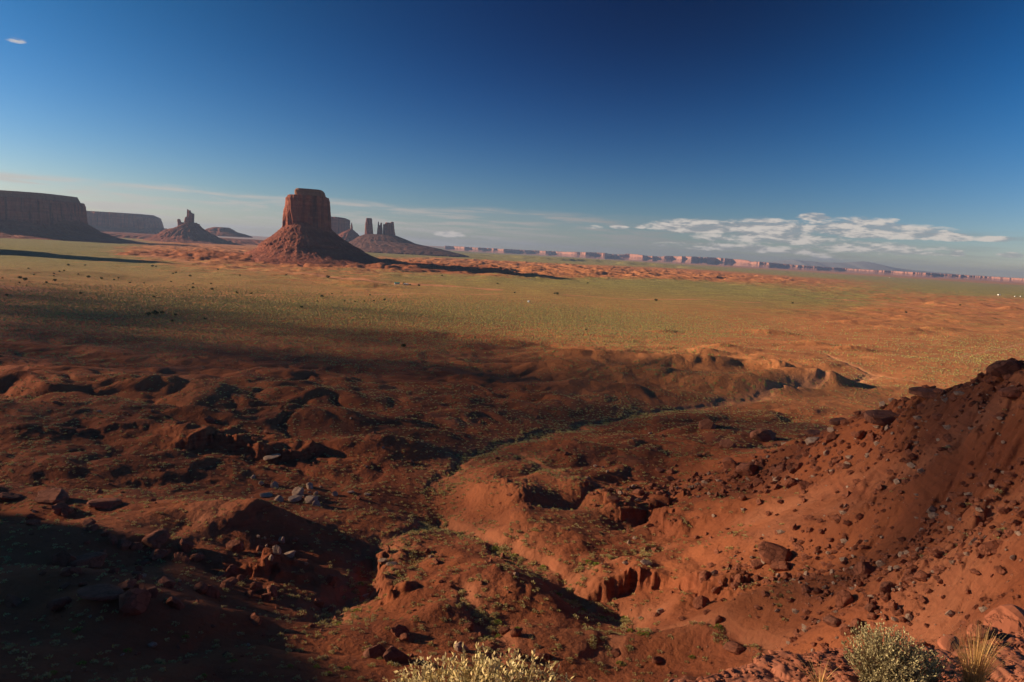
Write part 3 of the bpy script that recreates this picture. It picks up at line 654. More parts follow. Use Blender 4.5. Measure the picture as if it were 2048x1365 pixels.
tower('wide ragged topped block of rock, rightmost tower on the ridge', [(765.6, 478), (766, 462), (767, 450), (769.5, 449)], [(791.5, 480), (789, 464), (787.5, 452), (786, 448.5)], 40, 93,
      [([(770, 450), (771, 446), (772, 445.3)], [(782, 451), (781.5, 446.5), (780, 445.8)], 26), ([(780, 450), (781.5, 445), (783.5, 443.6)], [(788, 450), (787.4, 445), (786.5, 444.3)], 18), ([(766.3, 452), (766.8, 449), (767.2, 448)], [(769, 452), (768.7, 449), (768, 448)], 8)])

# far escarpment: an irregular cliff line, each bay and headland real, 17-22 km away
def escarpment():
    us = np.linspace(880, 2230, 1500)
    top = np.interp(us, [880, 1000, 1100, 1130, 1250, 1330, 1400, 1460, 1500, 1600, 1700, 1850, 1960, 2230], [124, 128, 140, 158, 195, 200, 232, 220, 170, 126, 116, 112, 108, 106])
    top = 100+(top-100)*.86*(1-.35*ss(fbm(us, us*0, 70, 3, 40), .05, .35))+fbm(us, us*0, 30, 4, 4)*9*np.clip((top-95)/60, .3, 1)
    ph = us/74+1.1*perlin(us/95, us*0, 12); fr = ph-np.floor(ph); tri = np.where(fr < .58, fr/.58, (1-fr)/.42)
    ph2 = us/31+.8*perlin(us/50, us*0, 14); f2 = ph2-np.floor(ph2); tri2 = np.where(f2 < .6, f2/.6, (1-f2)/.4)
    amp_ = .55+.6*perlin(np.floor(ph)*.77, us*0+3.3, 15)
    yb = 20300+fbm(us, us*0, 200, 2, 8)*2200-(900*tri*amp_+240*tri2)*(1-.55*ss(us, 1420, 1560))-np.maximum(us-1440, 0)*6.0
    rows = [(-1500, 0.0), (-700, .12), (-330, .38), (-160, .55), (-110, .62), (-60, .93), (-10, .98), (30, 1.0), (900, 1.02), (4000, 1.0)]
    V = []
    for i, (dy, t) in enumerate(rows):
        q = np.array([at_y(u, 500, 1.0) for u in us]); jag = fbm(us*1.0, us*0+i*.3, 8, 3, 18)*75*(1 if 1 < i < 8 else .4)
        Yv = yb+dy+jag
        X = Yv*((us-CU)/F)*1.0
        V.append(np.stack([X, Yv, -6+t*(top+6)], -1))
    V = np.array(V)
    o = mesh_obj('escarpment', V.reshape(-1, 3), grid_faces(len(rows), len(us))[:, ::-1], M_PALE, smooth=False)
    tag(o, 'long pale pink cliff line of headlands and bays along the right hand horizon', 'escarpment')
escarpment()
def mountains():
    us = np.linspace(1480, 1900, 120)
    tp = np.interp(us, [1480, 1540, 1585, 1610, 1640, 1680, 1700, 1725, 1745, 1775, 1830, 1900], [528, 524, 519.5, 522, 524.5, 526, 525, 523, 526, 534, 541, 547])
    Y0 = 27500; rows = []
    for k, t in enumerate((0, .45, .8, 1.0, .8, 0)):
        q = np.array([at_y(u, v, Y0) for u, v in zip(us, tp)])
        z = np.maximum(q[:, 2], 20)*t+fbm(us, us*0+k, 30, 3, 3)*30*(0 < t < 1)
        rows.append(np.stack([q[:, 0]*(1+.0*k), q[:, 1]+(k-3)*700, z], -1))
    V = np.array(rows)
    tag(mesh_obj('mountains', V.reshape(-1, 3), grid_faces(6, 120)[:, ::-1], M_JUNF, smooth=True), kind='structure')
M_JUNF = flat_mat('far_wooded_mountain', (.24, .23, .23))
mountains()

# the mesa beside the viewpoint, outside the frame: its shade falls over the lower left ground
def side_mesa():
    ys = np.linspace(20, 420, 160); xm = -520.0
    px = []
    for (u, v, z) in SHADE:
        p = at_g(u, v); t = (p[0]-xm)/-SUN[0]; px.append(p+SUN*t)
    px = sorted(px, key=lambda p: p[1]); ys = np.linspace(60, 560, 180)
    top = np.interp(ys, [p[1] for p in px], [p[2] for p in px])+fbm(ys, ys*0, 30, 4, 6)*2.2
    top = np.maximum(top-ss(ys, px[-3][1]+5, px[-3][1]+90)*400, -8)
    prof = [(0, -.2), (-10, .35), (-16, .5), (-20, .93), (-24, 1.0), (-60, 1.0), (-300, .96), (-420, -.2)]
    V = np.array([[(xm+dx+12+3*math.sin(i*.7+dx), y, -10+(t+10)*q if q > 0 else -10) for i, (y, t) in enumerate(zip(ys, top))] for dx, q in prof])
    tag(mesh_obj('hill', V.reshape(-1, 3), grid_faces(len(prof), len(ys)), M_CLIFF, smooth=False), kind='structure')
def far_hill():
    T = at_z(320, 527, 0); xm = -2300.0; t = (T[0]-xm)/-SUN[0]; A = T+SUN*t
    a = np.linspace(0, 2*np.pi, 60, endpoint=False); rows = []
    for q, z in ((1.25, -.05), (1.0, .1), (.62, .42), (.40, .60), (.30, .62), (.24, .93), (.12, 1.0), (.01, 1.0)):
        r = 370*q*(1+.12*perlin(a*3, a*0+q*3, 4)); rows.append(np.stack([A[0]+np.cos(a)*r, A[1]+np.sin(a)*r, A[2]*z+0*a], -1))
    tag(mesh_obj('hill', np.array(rows).reshape(-1, 3), grid_faces(8, 60, True), M_TALUS), kind='structure')
far_hill()
SHADE = [(980, 1440, 20), (860, 1380, 20), (760, 1320, 19), (720, 1270, 17), (640, 1215, 14), (520, 1150, 11), (430, 1110, 11), (300, 1090, 12), (230, 1050, 11), (150, 1010, 9), (-80, 985, 8), (-700, 960, 8), (-1400, 900, 6)]
side_mesa()

# ------------------------------------------------------------------ unseen clouds shading the valley, with thin puffs added to dim foreground and left plain
def ico(sub=1):
    import bmesh
    bm = bmesh.new(); bmesh.ops.create_icosphere(bm, subdivisions=sub, radius=1.0)
    V = np.array([v.co[:] for v in bm.verts]); Fc = np.array([[l.index for l in f.verts] for f in bm.faces]); bm.free(); return V, Fc
def merge(V, Fc, loc, scl, rot=None):
    """copies of a small mesh at loc with per-copy scale (n,3) and turn about z"""
    n = len(loc); P = V[None]*scl[:, None]
    if rot is not None:
        c, s = np.cos(rot)[:, None], np.sin(rot)[:, None]
        P = np.stack([P[..., 0]*c-P[..., 1]*s, P[..., 0]*s+P[..., 1]*c, P[..., 2]], -1)
    P = P+loc[:, None]; Q = Fc[None]+(np.arange(n)*len(V))[:, None, None]
    return P.reshape(-1, 3), Q.reshape(-1, Fc.shape[1])
CLOUDMAP = [  # photo u, v, optical depth of the shade there
    (-200, 560, .35), (200, 560, .35), (450, 570, .1), (50, 540, .2), (600, 590, 0), (0, 603, 1.1), (100, 612, 1.7), (200, 632, 1.9), (60, 640, 2.0), (330, 648, 1.4), (500, 655, .9), (400, 600, .25), (400, 630, .8), (600, 640, .35), (600, 675, 1.3), (800, 650, .35), (800, 690, 1.9), (1000, 660, .02),
    (1000, 715, 1.4), (1200, 690, 0), (1150, 745, 2.2), (1300, 720, .2), (1400, 765, 1.6), (1550, 740, .05), (1550, 785, .7), (1700, 770, .05), (1800, 760, 0), (2000, 700, 0),
    (200, 680, 2.4), (0, 700, 2.0), (400, 720, 2.6), (200, 800, 1.6), (0, 800, 1.4), (600, 780, 2.6), (900, 780, 3), (1200, 800, 2.8), (1500, 810, 1.6), (1400, 830, 2.0), (1750, 830, .4),
    (400, 850, 1.8), (700, 860, 2.4), (1000, 860, 3.0), (1300, 870, 3.0), (1600, 870, 2.6), (0, 900, 1.8), (300, 920, 1.6), (600, 920, 1.5), (900, 930, 1.7), (1200, 930, 2.0), (1450, 930, 2.1), (1300, 900, 2.6), (1100, 890, 2.6), (1550, 840, 2.2),
    (300, 1030, 1.0), (0, 1000, .7), (700, 1000, 1.0), (1000, 1000, 1.0), (1300, 1000, 1.1), (1000, 1200, .75), (1500, 1200, .95), (600, 1150, 1.2), (800, 1100, 1.1), (1000, 1100, .95), (1250, 1100, 1.2), (1300, 1280, .85), (900, 1300, .7), (1500, 1100, 1.25), (450, 1030, 1.1), (1650, 700, 0), (1450, 690, 0), (1850, 720, 0), (1000, 620, 0), (-300, 900, 1.2), (-300, 750, 1.5), (-300, 640, 1.2)]
def cloud():
    G = []
    for (u, v, t) in CLOUDMAP:
        p = at_g(u, v); p = p-SUN*(p[2]/SUN[2]); G.append((p[0], p[1], t))
    # the right hand slope stands high above the plain, so its shade is traced from its own height
    for (u, v, d, t) in ((2048, 740, 200, 2.8), (1900, 800, 215, 2.8), (1750, 850, 250, 2.6), (2000, 900, 170, 2.3), (1800, 960, 195, 1.7), (1600, 980, 250, 1.5), (1900, 1080, 150, 2.1),
                         (2048, 1000, 140, 2.6), (1950, 1200, 110, 2.1), (2060, 1130, 120, 2.6), (2000, 1290, 90, 1.9), (2200, 1150, 110, 2.4), (2150, 1000, 135, 2.8), (1750, 1100, 165, 1.5), (1750, 1200, 135, 1.1), (1600, 1100, 180, 1.0), (1750, 1320, 108, .7), (2100, 820, 180, 2.4)):
        p = at_d(u, v, d); p = p-SUN*(p[2]/SUN[2]); G.append((p[0], p[1], t))
    A = np.array(G); T = A[:, 2]; A = A[:, :2]
    rad = 7.0; area = math.pi*rad*rad/math.sin(SUN_EL)
    xs = rng.uniform(-1500, 900, 700000); ys_ = rng.uniform(0, 1500, 700000)
    yc = np.maximum(ys_, 60); U = F*xs/yc; V = np.log(yc)*330
    ac = np.maximum(A[:, 1], 60); AU = F*A[:, 0]/ac; AV = np.log(ac)*330
    sw = 1e-9; st = 0
    for i in range(len(A)):
        w_ = np.exp(-(((U-AU[i])/np.maximum(80, np.abs(AU[i])*.09))**2+((V-AV[i])/30)**2)*.5)+1e-12; sw = sw+w_; st = st+w_*T[i]
    tau = st/sw; tau = tau*ss(ys_, 0, 35)*(.85+.12*ss(ys_, 400, 520))
    tau = tau*(1+.35*fbm(xs*.5, ys_, 90, 3, 66))
    need = np.clip(tau, 0, 4)/area                      # puffs per square metre
    dens = 700000/(2400*1500); keep = rng.uniform(0, 1, 700000) < need/dens
    x = xs[keep]; y = ys_[keep]; s = 6500+rng.uniform(-700, 700, len(x))
    loc = np.stack([x, y, 0*x], -1)+SUN[None]*s[:, None]
    V0, F0 = ico(1); r_ = rad*rng.uniform(.75, 1.3, len(x))
    V, Fc = merge(V0, F0, loc, np.stack([r_]*3, -1))
    mt, n = new_mat('cloud_white'); finish(n, (.9, .9, .9), 1.0)
    tag(mesh_obj('clouds', V, Fc, mt), kind='stuff')
    print('cloud puffs', len(x))
cloud()

# ------------------------------------------------------------------ boulders
V3, F3 = ico(3); V2_, F2_ = ico(2)
def boulder_mesh(seed, flat=1.0, long=1.0, n=11, V=V3):
    g = np.random.default_rng(seed); N = g.normal(size=(n, 3)); N /= np.linalg.norm(N, axis=1)[:, None]
    d = g.uniform(.52, 1.0, n); dots = V@N.T; rr = np.where(dots > .05, d/np.maximum(dots, .05), 9).min(1); rr = np.minimum(rr, 1.22)
    P = V*rr[:, None]; P = P+V*(noise3(P, .55, seed)[:, None]*.045+noise3(P, .2, seed+3)[:, None]*.022)
    return P*np.array((long, 1, flat))
ROCKS = []
for k in range(12):
    o = mesh_obj('boulder', boulder_mesh(100+k, *[(1, 1), (.7, 1.2), (.85, 1.1), (.45, 1.3), (.6, 1.0), (.95, .8)][k % 6], n=9), F3, M_BOULDER, smooth=False, link_it=False)
    ROCKS.append(o.data)
    me = o.data.copy(); me.materials[0] = M_BPALE; ROCKS.append(me)
    bpy.data.objects.remove(o)
first = {}
NAMED = [  # u, v(base), width px, height px, variant, colour, label
    (2020, 752, 52, 30, 1, 'S', 'big dark boulder balanced on the crest of the slope at the right edge'),
    (1862, 792, 54, 17, 3, 'S', 'flat dark slab lying on the slope crest against the sunlit plain'),
    (1775, 845, 66, 30, 3, 'S', 'tilted long slab on the slope crest below the flat dark slab'),
    (2034, 790, 44, 22, 3, 'R', 'broad tan slab at the right edge under the balanced boulder'),
    (1410, 856, 32, 26, 2, 'S', 'lone dark block on the shaded flat above the boulder field'),
    (1530, 882, 44, 26, 1, 'S', 'dark leaning block at the upper edge of the boulder field'),
    (1452, 892, 32, 20, 2, 'S', 'dark block left of the leaning block in the boulder field'),
    (1625, 872, 34, 20, 3, 'S', 'dark shelf like rock at the top of the boulder field'),
    (1680, 848, 30, 14, 3, 'S', 'dark low ledge rock between the shelf rock and the tilted slab'),
    (1627, 888, 26, 16, 4, 'P', 'pale tan block at the top of the boulder field'),
    (1663, 880, 20, 22, 0, 'R', 'upright red block beside the pale tan block'),
    (1722, 876, 26, 16, 1, 'R', 'red block right of the upright block on the slope'),
    (1745, 882, 20, 18, 0, 'R', 'dark red block at the right end of the boulder field top'),
    (1462, 936, 30, 24, 0, 'R', 'squarish red boulder, left one of the pair at the boulder field toe'),
    (1494, 948, 40, 34, 2, 'R', 'largest red boulder of the boulder field, right one of the toe pair'),
    (1560, 946, 22, 18, 0, 'R', 'red boulder just right of the largest boulder in the field'),
    (1586, 972, 26, 24, 5, 'R', 'upright red boulder low in the boulder field'),
    (1606, 978, 22, 18, 1, 'R', 'red boulder touching the upright one low in the field'),
    (1554, 964, 14, 11, 4, 'P', 'white and grey stone among the red boulders'),
    (1516, 970, 18, 14, 0, 'R', 'red boulder on the lower edge of the field left of the white stone'),
    (1532, 978, 14, 12, 2, 'R', 'small red boulder below the white stone'),
    (1486, 1000, 20, 14, 2, 'R', 'brown boulder alone below the toe pair'),
    (1448, 988, 18, 12, 0, 'R', 'red boulder on a scree patch left of the brown boulder'),
    (1278, 990, 24, 18, 2, 'R', 'red boulder leading the row of rocks on the ridge in mid picture'),
    (1236, 988, 14, 12, 0, 'R', 'small red boulder left of the ridge row'),
    (1228, 1004, 24, 12, 3, 'R', 'low flat red rock under the small boulder by the ridge row'),
    (1556, 1118, 62, 34, 4, 'R', 'large cracked blocky outcrop boulder above the boulder scatter, bottom right'),
    (1564, 1140, 34, 24, 0, 'R', 'cracked block leaning on the large outcrop boulder'),
    (1518, 1134, 26, 14, 3, 'R', 'layered flat rock left of the outcrop boulder'),
    (1574, 1160, 18, 22, 5, 'R', 'upright pointed rock below the outcrop boulder'),
    (1732, 1146, 38, 22, 1, 'R', 'smooth tan topped boulder with a long shadow, bottom right'),
    (1844, 1158, 26, 20, 2, 'R', 'rounded boulder right of the smooth tan topped boulder'),
    (1820, 1164, 24, 18, 0, 'R', 'dark boulder tucked against the rounded boulder'),
    (1980, 1106, 36, 26, 2, 'R', 'big round cracked boulder on the right slope'),
    (1966, 1042, 14, 15, 2, 'R', 'small round boulder high on the right slope'),
    (1936, 998, 16, 8, 3, 'R', 'flat stone on the upper right slope'),
    (1770, 1190, 28, 32, 5, 'S', 'dark striped upright boulder amid the lower boulder scatter'),
    (1688, 1212, 26, 30, 0, 'R', 'block with a dark square stain on its top'),
    (1742, 1224, 24, 22, 2, 'S', 'dark boulder below the striped upright boulder'),
    (1786, 1224, 20, 22, 0, 'R', 'red boulder in the lower scatter right of the dark boulder'),
    (1666, 1250, 30, 20, 2, 'S', 'dark purple rock on the near mound above the round bush'),
    (1692, 1268, 20, 20, 0, 'R', 'rough red block just above the round bush'),
    (1716, 1256, 22, 16, 1, 'R', 'tan red block right of the rough block above the round bush'),
    (1744, 1240, 16, 16, 2, 'R', 'red cube like rock between the tan block and the scatter'),
    (1612, 1186, 22, 16, 2, 'R', 'round tan boulder sitting alone on the near mound'),
    (1655, 1190, 13, 14, 0, 'R', 'small square block right of the round tan boulder'),
    (1406, 1212, 30, 24, 2, 'R', 'paired round topped boulder at the edge of the rugged bank'),
    (1412, 1230, 14, 14, 5, 'R', 'standing pillar stone below the round topped boulder'),
    (1438, 1244, 13, 20, 5, 'R', 'small two tier stone on the bank foot'),
    (1318, 1230, 13, 20, 5, 'P', 'pale upright stone in the rugged gully'),
    (1410, 1158, 28, 20, 1, 'R', 'red boulder with a long shadow above the rugged bank'),
    (1476, 1166, 16, 18, 0, 'R', 'red block left in the trio above the near mound'),
    (1474, 1174, 18, 12, 2, 'R', 'low block in front of the trio above the near mound'),
    (1493, 1160, 16, 14, 1, 'R', 'middle block of the trio above the near mound'),
    (1516, 1160, 14, 12, 2, 'R', 'right block of the trio above the near mound'),
    (1434, 1190, 18, 14, 1, 'R', 'red wedge rock above the round topped boulder'),
    (1470, 1304, 38, 22, 2, 'R', 'rugged red boulder between small bushes, bottom centre right'),
    (1233, 1308, 20, 11, 4, 'R', 'smooth brown pebble shaped rock on the near flat'),
    (1312, 1325, 20, 14, 3, 'R', 'tilted slab casting a wedge of shadow, bottom centre'),
    (1378, 1364, 32, 14, 4, 'R', 'flat rock cut by the bottom edge of the picture'),
    (1840, 1302, 34, 22, 1, 'R', 'angular boulder with a black shadow above the rock ledge'),
    (938, 1260, 16, 20, 5, 'R', 'left upright stone of the three on the dome foot'),
    (1008, 1268, 18, 22, 5, 'R', 'middle upright stone of the three on the dome foot'),
    (1034, 1272, 20, 24, 5, 'R', 'right pointed stone of the three on the dome foot'),
    (988, 1270, 10, 10, 0, 'R', 'small block left of the middle upright stone'),
    (920, 1302, 30, 24, 0, 'P', 'pale capped block above the golden bush'),
    (795, 1268, 34, 18, 1, 'R', 'sunlit red boulder at the edge of the big shadow, bottom centre left'),
    (808, 1280, 18, 12, 0, 'R', 'small block under the sunlit boulder at the shadow edge'),
    (1028, 1316, 24, 18, 0, 'R', 'reddish block peeking over the golden bush, left one'),
    (1088, 1318, 28, 14, 1, 'R', 'dark topped rock peeking over the golden bush, right one'),
    (748, 1316, 44, 34, 2, 'S', 'big shaded boulder, left one of the shadowed pair bottom centre'),
    (788, 1322, 50, 40, 0, 'S', 'big shaded boulder, right one of the shadowed pair bottom centre'),
    (640, 1214, 18, 24, 5, 'R', 'sunlit pointed boulder at the gully mouth'),
    (660, 1222, 12, 9, 2, 'R', 'small sunlit stone right of the pointed boulder'),
    (664, 1168, 18, 28, 5, 'R', 'lone knobby pillar in the shaded gully'),
    (512, 1182, 22, 26, 2, 'R', 'sunlit round boulder on the arm above the shaded basin'),
    (545, 1192, 26, 22, 0, 'R', 'shaded boulder right of the sunlit round boulder'),
    (530, 1202, 16, 22, 5, 'R', 'pointed stone in front of the shaded boulder'),
    (464, 1144, 24, 14, 1, 'R', 'upper stone of the four stone cluster by the pit'),
    (446, 1156, 26, 15, 0, 'R', 'left stone of the four stone cluster by the pit'),
    (458, 1170, 28, 15, 2, 'R', 'lowest stone of the four stone cluster by the pit'),
    (482, 1160, 18, 12, 1, 'R', 'right stone of the four stone cluster by the pit'),
    (374, 1104, 24, 36, 5, 'R', 'tall standing stone, left one of the two tall stones'),
    (470, 1102, 26, 36, 5, 'R', 'tall standing stone with a thin lit edge, right one of the two tall stones'),
    (312, 1084, 42, 26, 2, 'R', 'broad rounded boulder left of the tall standing stones'),
    (316, 1118, 42, 24, 0, 'R', 'wide boulder under the broad rounded boulder'),
    (360, 1124, 28, 20, 1, 'R', 'lit edged boulder under the left tall stone'),
    (394, 1122, 28, 22, 2, 'R', 'dark cleft boulder right of the lit edged boulder'),
    (420, 845, 20, 15, 0, 'S', 'lone jagged block on the shaded badlands'),
    (68, 1050, 20, 14, 2, 'R', 'sun touched rock in the dark lower left corner'),
    (124, 1130, 38, 30, 2, 'R', 'big shaded boulder in the dark left ground'),
    (180, 1132, 50, 26, 3, 'R', 'wide shaded rock right of the big shaded boulder'),
    (268, 1212, 58, 36, 1, 'R', 'largest shaded boulder of the dark lower left'),
    (206, 1188, 66, 22, 3, 'R', 'long shaded slab behind the largest shaded boulder'),
    (254, 1178, 34, 20, 0, 'R', 'dark block resting behind the slab in the shade'),
    (300, 1192, 20, 26, 5, 'S', 'dark capped upright rock right of the largest shaded boulder'),
    (326, 1172, 34, 18, 4, 'R', 'pale shaded rock above the dark capped rock'),
    (352, 1214, 26, 24, 0, 'R', 'shaded block right of the dark capped rock'),
    (120, 1214, 36, 24, 2, 'R', 'rounded shaded rock pair member at the far lower left'),
    (24, 1206, 30, 20, 2, 'R', 'rounded reddish rock at the left edge of the dark ground'),
    (424, 1192, 30, 26, 1, 'R', 'shaded boulder near the basin floor'),
    (398, 1184, 26, 20, 0, 'R', 'shaded boulder left of the one near the basin floor'),
    (512, 1246, 30, 18, 2, 'R', 'low round shaded boulder in the basin'),
    (100, 1004, 52, 26, 1, 'R', 'broad shaded outcrop rock on the left slope'),
    (20, 1000, 30, 16, 3, 'R', 'flat shaded rock at the left edge'),
    (210, 1012, 46, 18, 3, 'R', 'long grey topped rock on the left slope'),
    (126, 1024, 36, 22, 0, 'R', 'shaded block below the broad outcrop rock'),
    (543, 917, 28, 10, 3, 'P', 'pale cap slab jutting from the ledge rim'),
    (600, 990, 24, 22, 4, 'P', 'largest pale boulder below the ledge'),
    (620, 978, 18, 14, 0, 'P', 'pale boulder right of the largest pale boulder'),
    (549, 974, 18, 12, 1, 'P', 'pale grey boulder left of the green patch below the ledge'),
    (522, 970, 12, 11, 2, 'P', 'leftmost pale boulder below the ledge'),
    (505, 958, 11, 9, 0, 'P', 'small pale stone high on the left below the ledge'),
    (624, 1006, 22, 22, 5, 'P', 'leaning pale split boulder at the foot of the pale pile'),
    (632, 1011, 18, 12, 1, 'P', 'pale stone against the leaning split boulder'),
    (592, 1002, 26, 12, 3, 'P', 'tan slab in the pale boulder pile'),
    (560, 1002, 18, 12, 2, 'P', 'pale wedge at the lower left of the pale boulder pile'),
    (530, 992, 24, 8, 3, 'P', 'thin pale slab lying left in the pale boulder pile'),
    (700, 987, 12, 6, 3, 'P', 'thin pale slab on the slope right of the pale pile'),
    (735, 990, 11, 5, 3, 'P', 'small pale slab right of the thin slab on the slope'),
    (668, 992, 12, 10, 1, 'P', 'pale pair stone between pile and slabs'),
    (565, 1085, 12, 14, 4, 'P', 'pale stone high in the scree of the shaded bowl'),
    (552, 1108, 16, 18, 1, 'P', 'pale grey slab in the scree of the shaded bowl'),
    (580, 1112, 20, 12, 3, 'P', 'wide pale stone in the scree of the shaded bowl'),
    (541, 1120, 10, 12, 0, 'P', 'narrow pale stone in the scree of the shaded bowl'),
    (764, 1126, 15, 6, 3, 'P', 'pale flat cap stone on the column bank, left one'),
    (782, 1130, 18, 6, 3, 'P', 'pale flat cap stone on the column bank, right one'),
    (732, 1196, 14, 9, 3, 'P', 'flat grey slab on the gully floor'),
    (1290, 1128, 22, 10, 3, 'P', 'pale slab on the scree tongue left of the grey flat'),
    (1250, 1130, 14, 8, 3, 'P', 'pale broken slab left along the scree tongue'),
    (1270, 1078, 8, 6, 2, 'P', 'white flecked stone below the alcove'),
    (1258, 1088, 9, 8, 1, 'P', 'pale stone below the white flecked stone'),
]
M3 = {'R': M_BOULDER, 'P': M_BPALE, 'S': M_SLAB}
_rcache = {}
def rock(u, v, wpx, hpx, var, colr, label, group='boulders strewn over the ground', p=None):
    if p is None: p = ray_ground(u, v, GZ)
    dist = math.hypot(p[0], p[1]); slant = math.sqrt(dist**2+(H-p[2])**2)
    key = (var+6*(random.random() < .5), colr)
    if key not in _rcache:
        me = ROCKS[key[0]*2].copy(); me.materials[0] = M3[colr]; _rcache[key] = me
    me = _rcache[key]
    o = link(bpy.data.objects.new('boulder', me)); o.location = p
    mp = slant/F; shp = [(1, 1), (.7, 1.2), (.85, 1.1), (.45, 1.3), (.6, 1.0), (.95, .8)][var % 6]
    w = wpx*mp*.52; hz = hpx*mp*.54
    o.scale = (w/shp[1], w*.85, hz/shp[0]); o.rotation_euler = (random.uniform(-.15, .15), random.uniform(-.2, .2), random.uniform(-.5, .5)+(math.pi if random.random() < .5 else 0))
    o.location.z += hz*.32
    tag(o, label, 'boulder', group)
    return o
for a in NAMED: rock(*a)
# rocks one cannot tell apart, by the stretch of ground they lie on
FIELDS = [  # polygon-ish: list of (u0,v0,u1,v1,spread) strokes, count, size range px, colour, label
    ([(1340, 950, 1640, 905, 22), (1450, 960, 1680, 930, 16)], 58, (7, 17), 'RRRS', 'red boulder among many alike in the boulder field on the slope toe'),
    ([(1300, 985, 1410, 955, 5)], 11, (8, 13), 'R', 'small red boulder in the row along the mid picture ridge'),
    ([(1640, 1120, 1850, 1150, 18), (1690, 1165, 1840, 1250, 16), (1850, 1060, 1800, 1180, 16)], 60, (6, 14), 'RRRP', 'small red boulder in the scatter around the tan topped boulder'),
    ([(100, 1000, 300, 1150, 26), (60, 1140, 500, 1200, 26)], 26, (10, 22), 'R', 'shaded reddish rock lying in the dark lower left ground'),
    ([(520, 1080, 600, 1130, 12), (540, 985, 640, 1000, 12)], 14, (5, 9), 'P', 'small pale stone in the scree under the ledges'),
]
for strokes, cnt, (s0, s1), cols, lab in FIELDS:
    for k in range(cnt):
        a = random.choice(strokes); t = random.random()
        u = a[0]+(a[2]-a[0])*t+random.gauss(0, a[4]*.8); v = a[1]+(a[3]-a[1])*t+random.gauss(0, a[4]*.6)
        s = s0+(s1-s0)*random.random()**1.8
        rock(u, v, s, s*random.uniform(.6, .95), random.choice([0, 1, 2, 4, 5]), random.choice(cols), lab, lab.split(' in ')[0]+'s')
# rubble too small and too many to count
def rubble():
    N = 85000; r = 60*np.exp(rng.uniform(0, math.log(420/60), N)); a = np.radians(rng.uniform(-40, 40, N)); x = r*np.sin(a); y = r*np.cos(a)
    side = ss(x-.40*y, -20, 25); d = fbm(x, y, 26, 3, 44)
    chute = ss(np.abs(perlin((x*.85+y*.52)/60, (x*.52-y*.85)/17, 71)), .30, .02)
    band = 0
    for P, wd_ in ((pix_poly([(1250, 1000), (1450, 965), (1600, 930), (1750, 880), (1900, 830), (2060, 790)], 0), 13), (pix_poly([(1560, 1130), (1700, 1160), (1850, 1190), (1860, 1080), (1950, 1000), (2060, 930)], 0), 11)):
        dd_, s_, t_ = poly_dist(x, y, P); band = np.maximum(band, np.exp(-(dd_/wd_)**2))
    prob = side*(.02+.14*ss(d, 0, .35)+.35*chute)+.9*band+ss(d, .3, .6)*.10+.012
    k = rng.uniform(0, 1, N) < prob; x = x[k]; y = y[k]; z = height(x, y)
    n = len(x); s = .11+1.15*rng.uniform(0, 1, n)**6; s = s*np.clip(np.hypot(x, y)/160, .6, 1.5)
    scl = np.stack([s, s*rng.uniform(.6, 1, n), s*rng.uniform(.4, .8, n)], -1)
    Vb = boulder_mesh(7, n=7, V=V1_); V, Fc = merge(Vb, F1_, np.stack([x, y, z+s*.2], -1), scl, rng.uniform(0, 6.3, n))
    kf = len(Fc)//n; pale = np.repeat(rng.uniform(0, 1, n) < .16, kf)
    tag(mesh_obj('rubble', V, Fc[~pale], M_BOULDER, smooth=False), kind='stuff')
    tag(mesh_obj('pale_rubble', V, Fc[pale], M_BPALE, smooth=False), kind='stuff')
    print('rubble', n)
V1_, F1_ = ico(1)
rubble()

# ------------------------------------------------------------------ shrubs
def leaf_clump(seed, n=70, size=.16, up=.75):
    """small bush of radius 1: many leaf sprays through a dome, a few stems"""
    g = np.random.default_rng(seed); V = []; Fc = []; T = []
    for k in range(n):
        d = g.normal(size=3); d[2] = abs(d[2]); d /= np.linalg.norm(d); rr = g.uniform(.35, 1.0)**.6*(1+.18*math.sin(3*math.atan2(d[1], d[0])+seed))
        c = d*rr*np.array((1, 1, up)); t = g.normal(size=3); t /= np.linalg.norm(t); t = t*.5+d; t /= np.linalg.norm(t)
        b_ = np.cross(t, g.normal(size=3)); b_ /= np.linalg.norm(b_)
        s = size*g.uniform(.7, 1.4); i = len(V)
        V += [c-b_*s*.6, c+b_*s*.6, c+t*s*1.5]; Fc.append((i, i+1, i+2)); tt = g.uniform(0, 1); T += [tt]*3
    return np.array(V), np.array(Fc), np.array(T)
M_SAGE_N = mat_leaf('pale_sagebrush_leaf', (.38, .28, .125), (.54, .43, .21), (.48, .42, .11))
SHR = []
for k in range(5):
    V, Fc, T = leaf_clump(200+k, 110, .20)
    o = mesh_obj('sagebrush', V, Fc, M_SAGE_N if k != 3 else M_SAGE_G, smooth=False, link_it=False); fattr(o, 'tint', T); SHR.append(o.data); bpy.data.objects.remove(o)
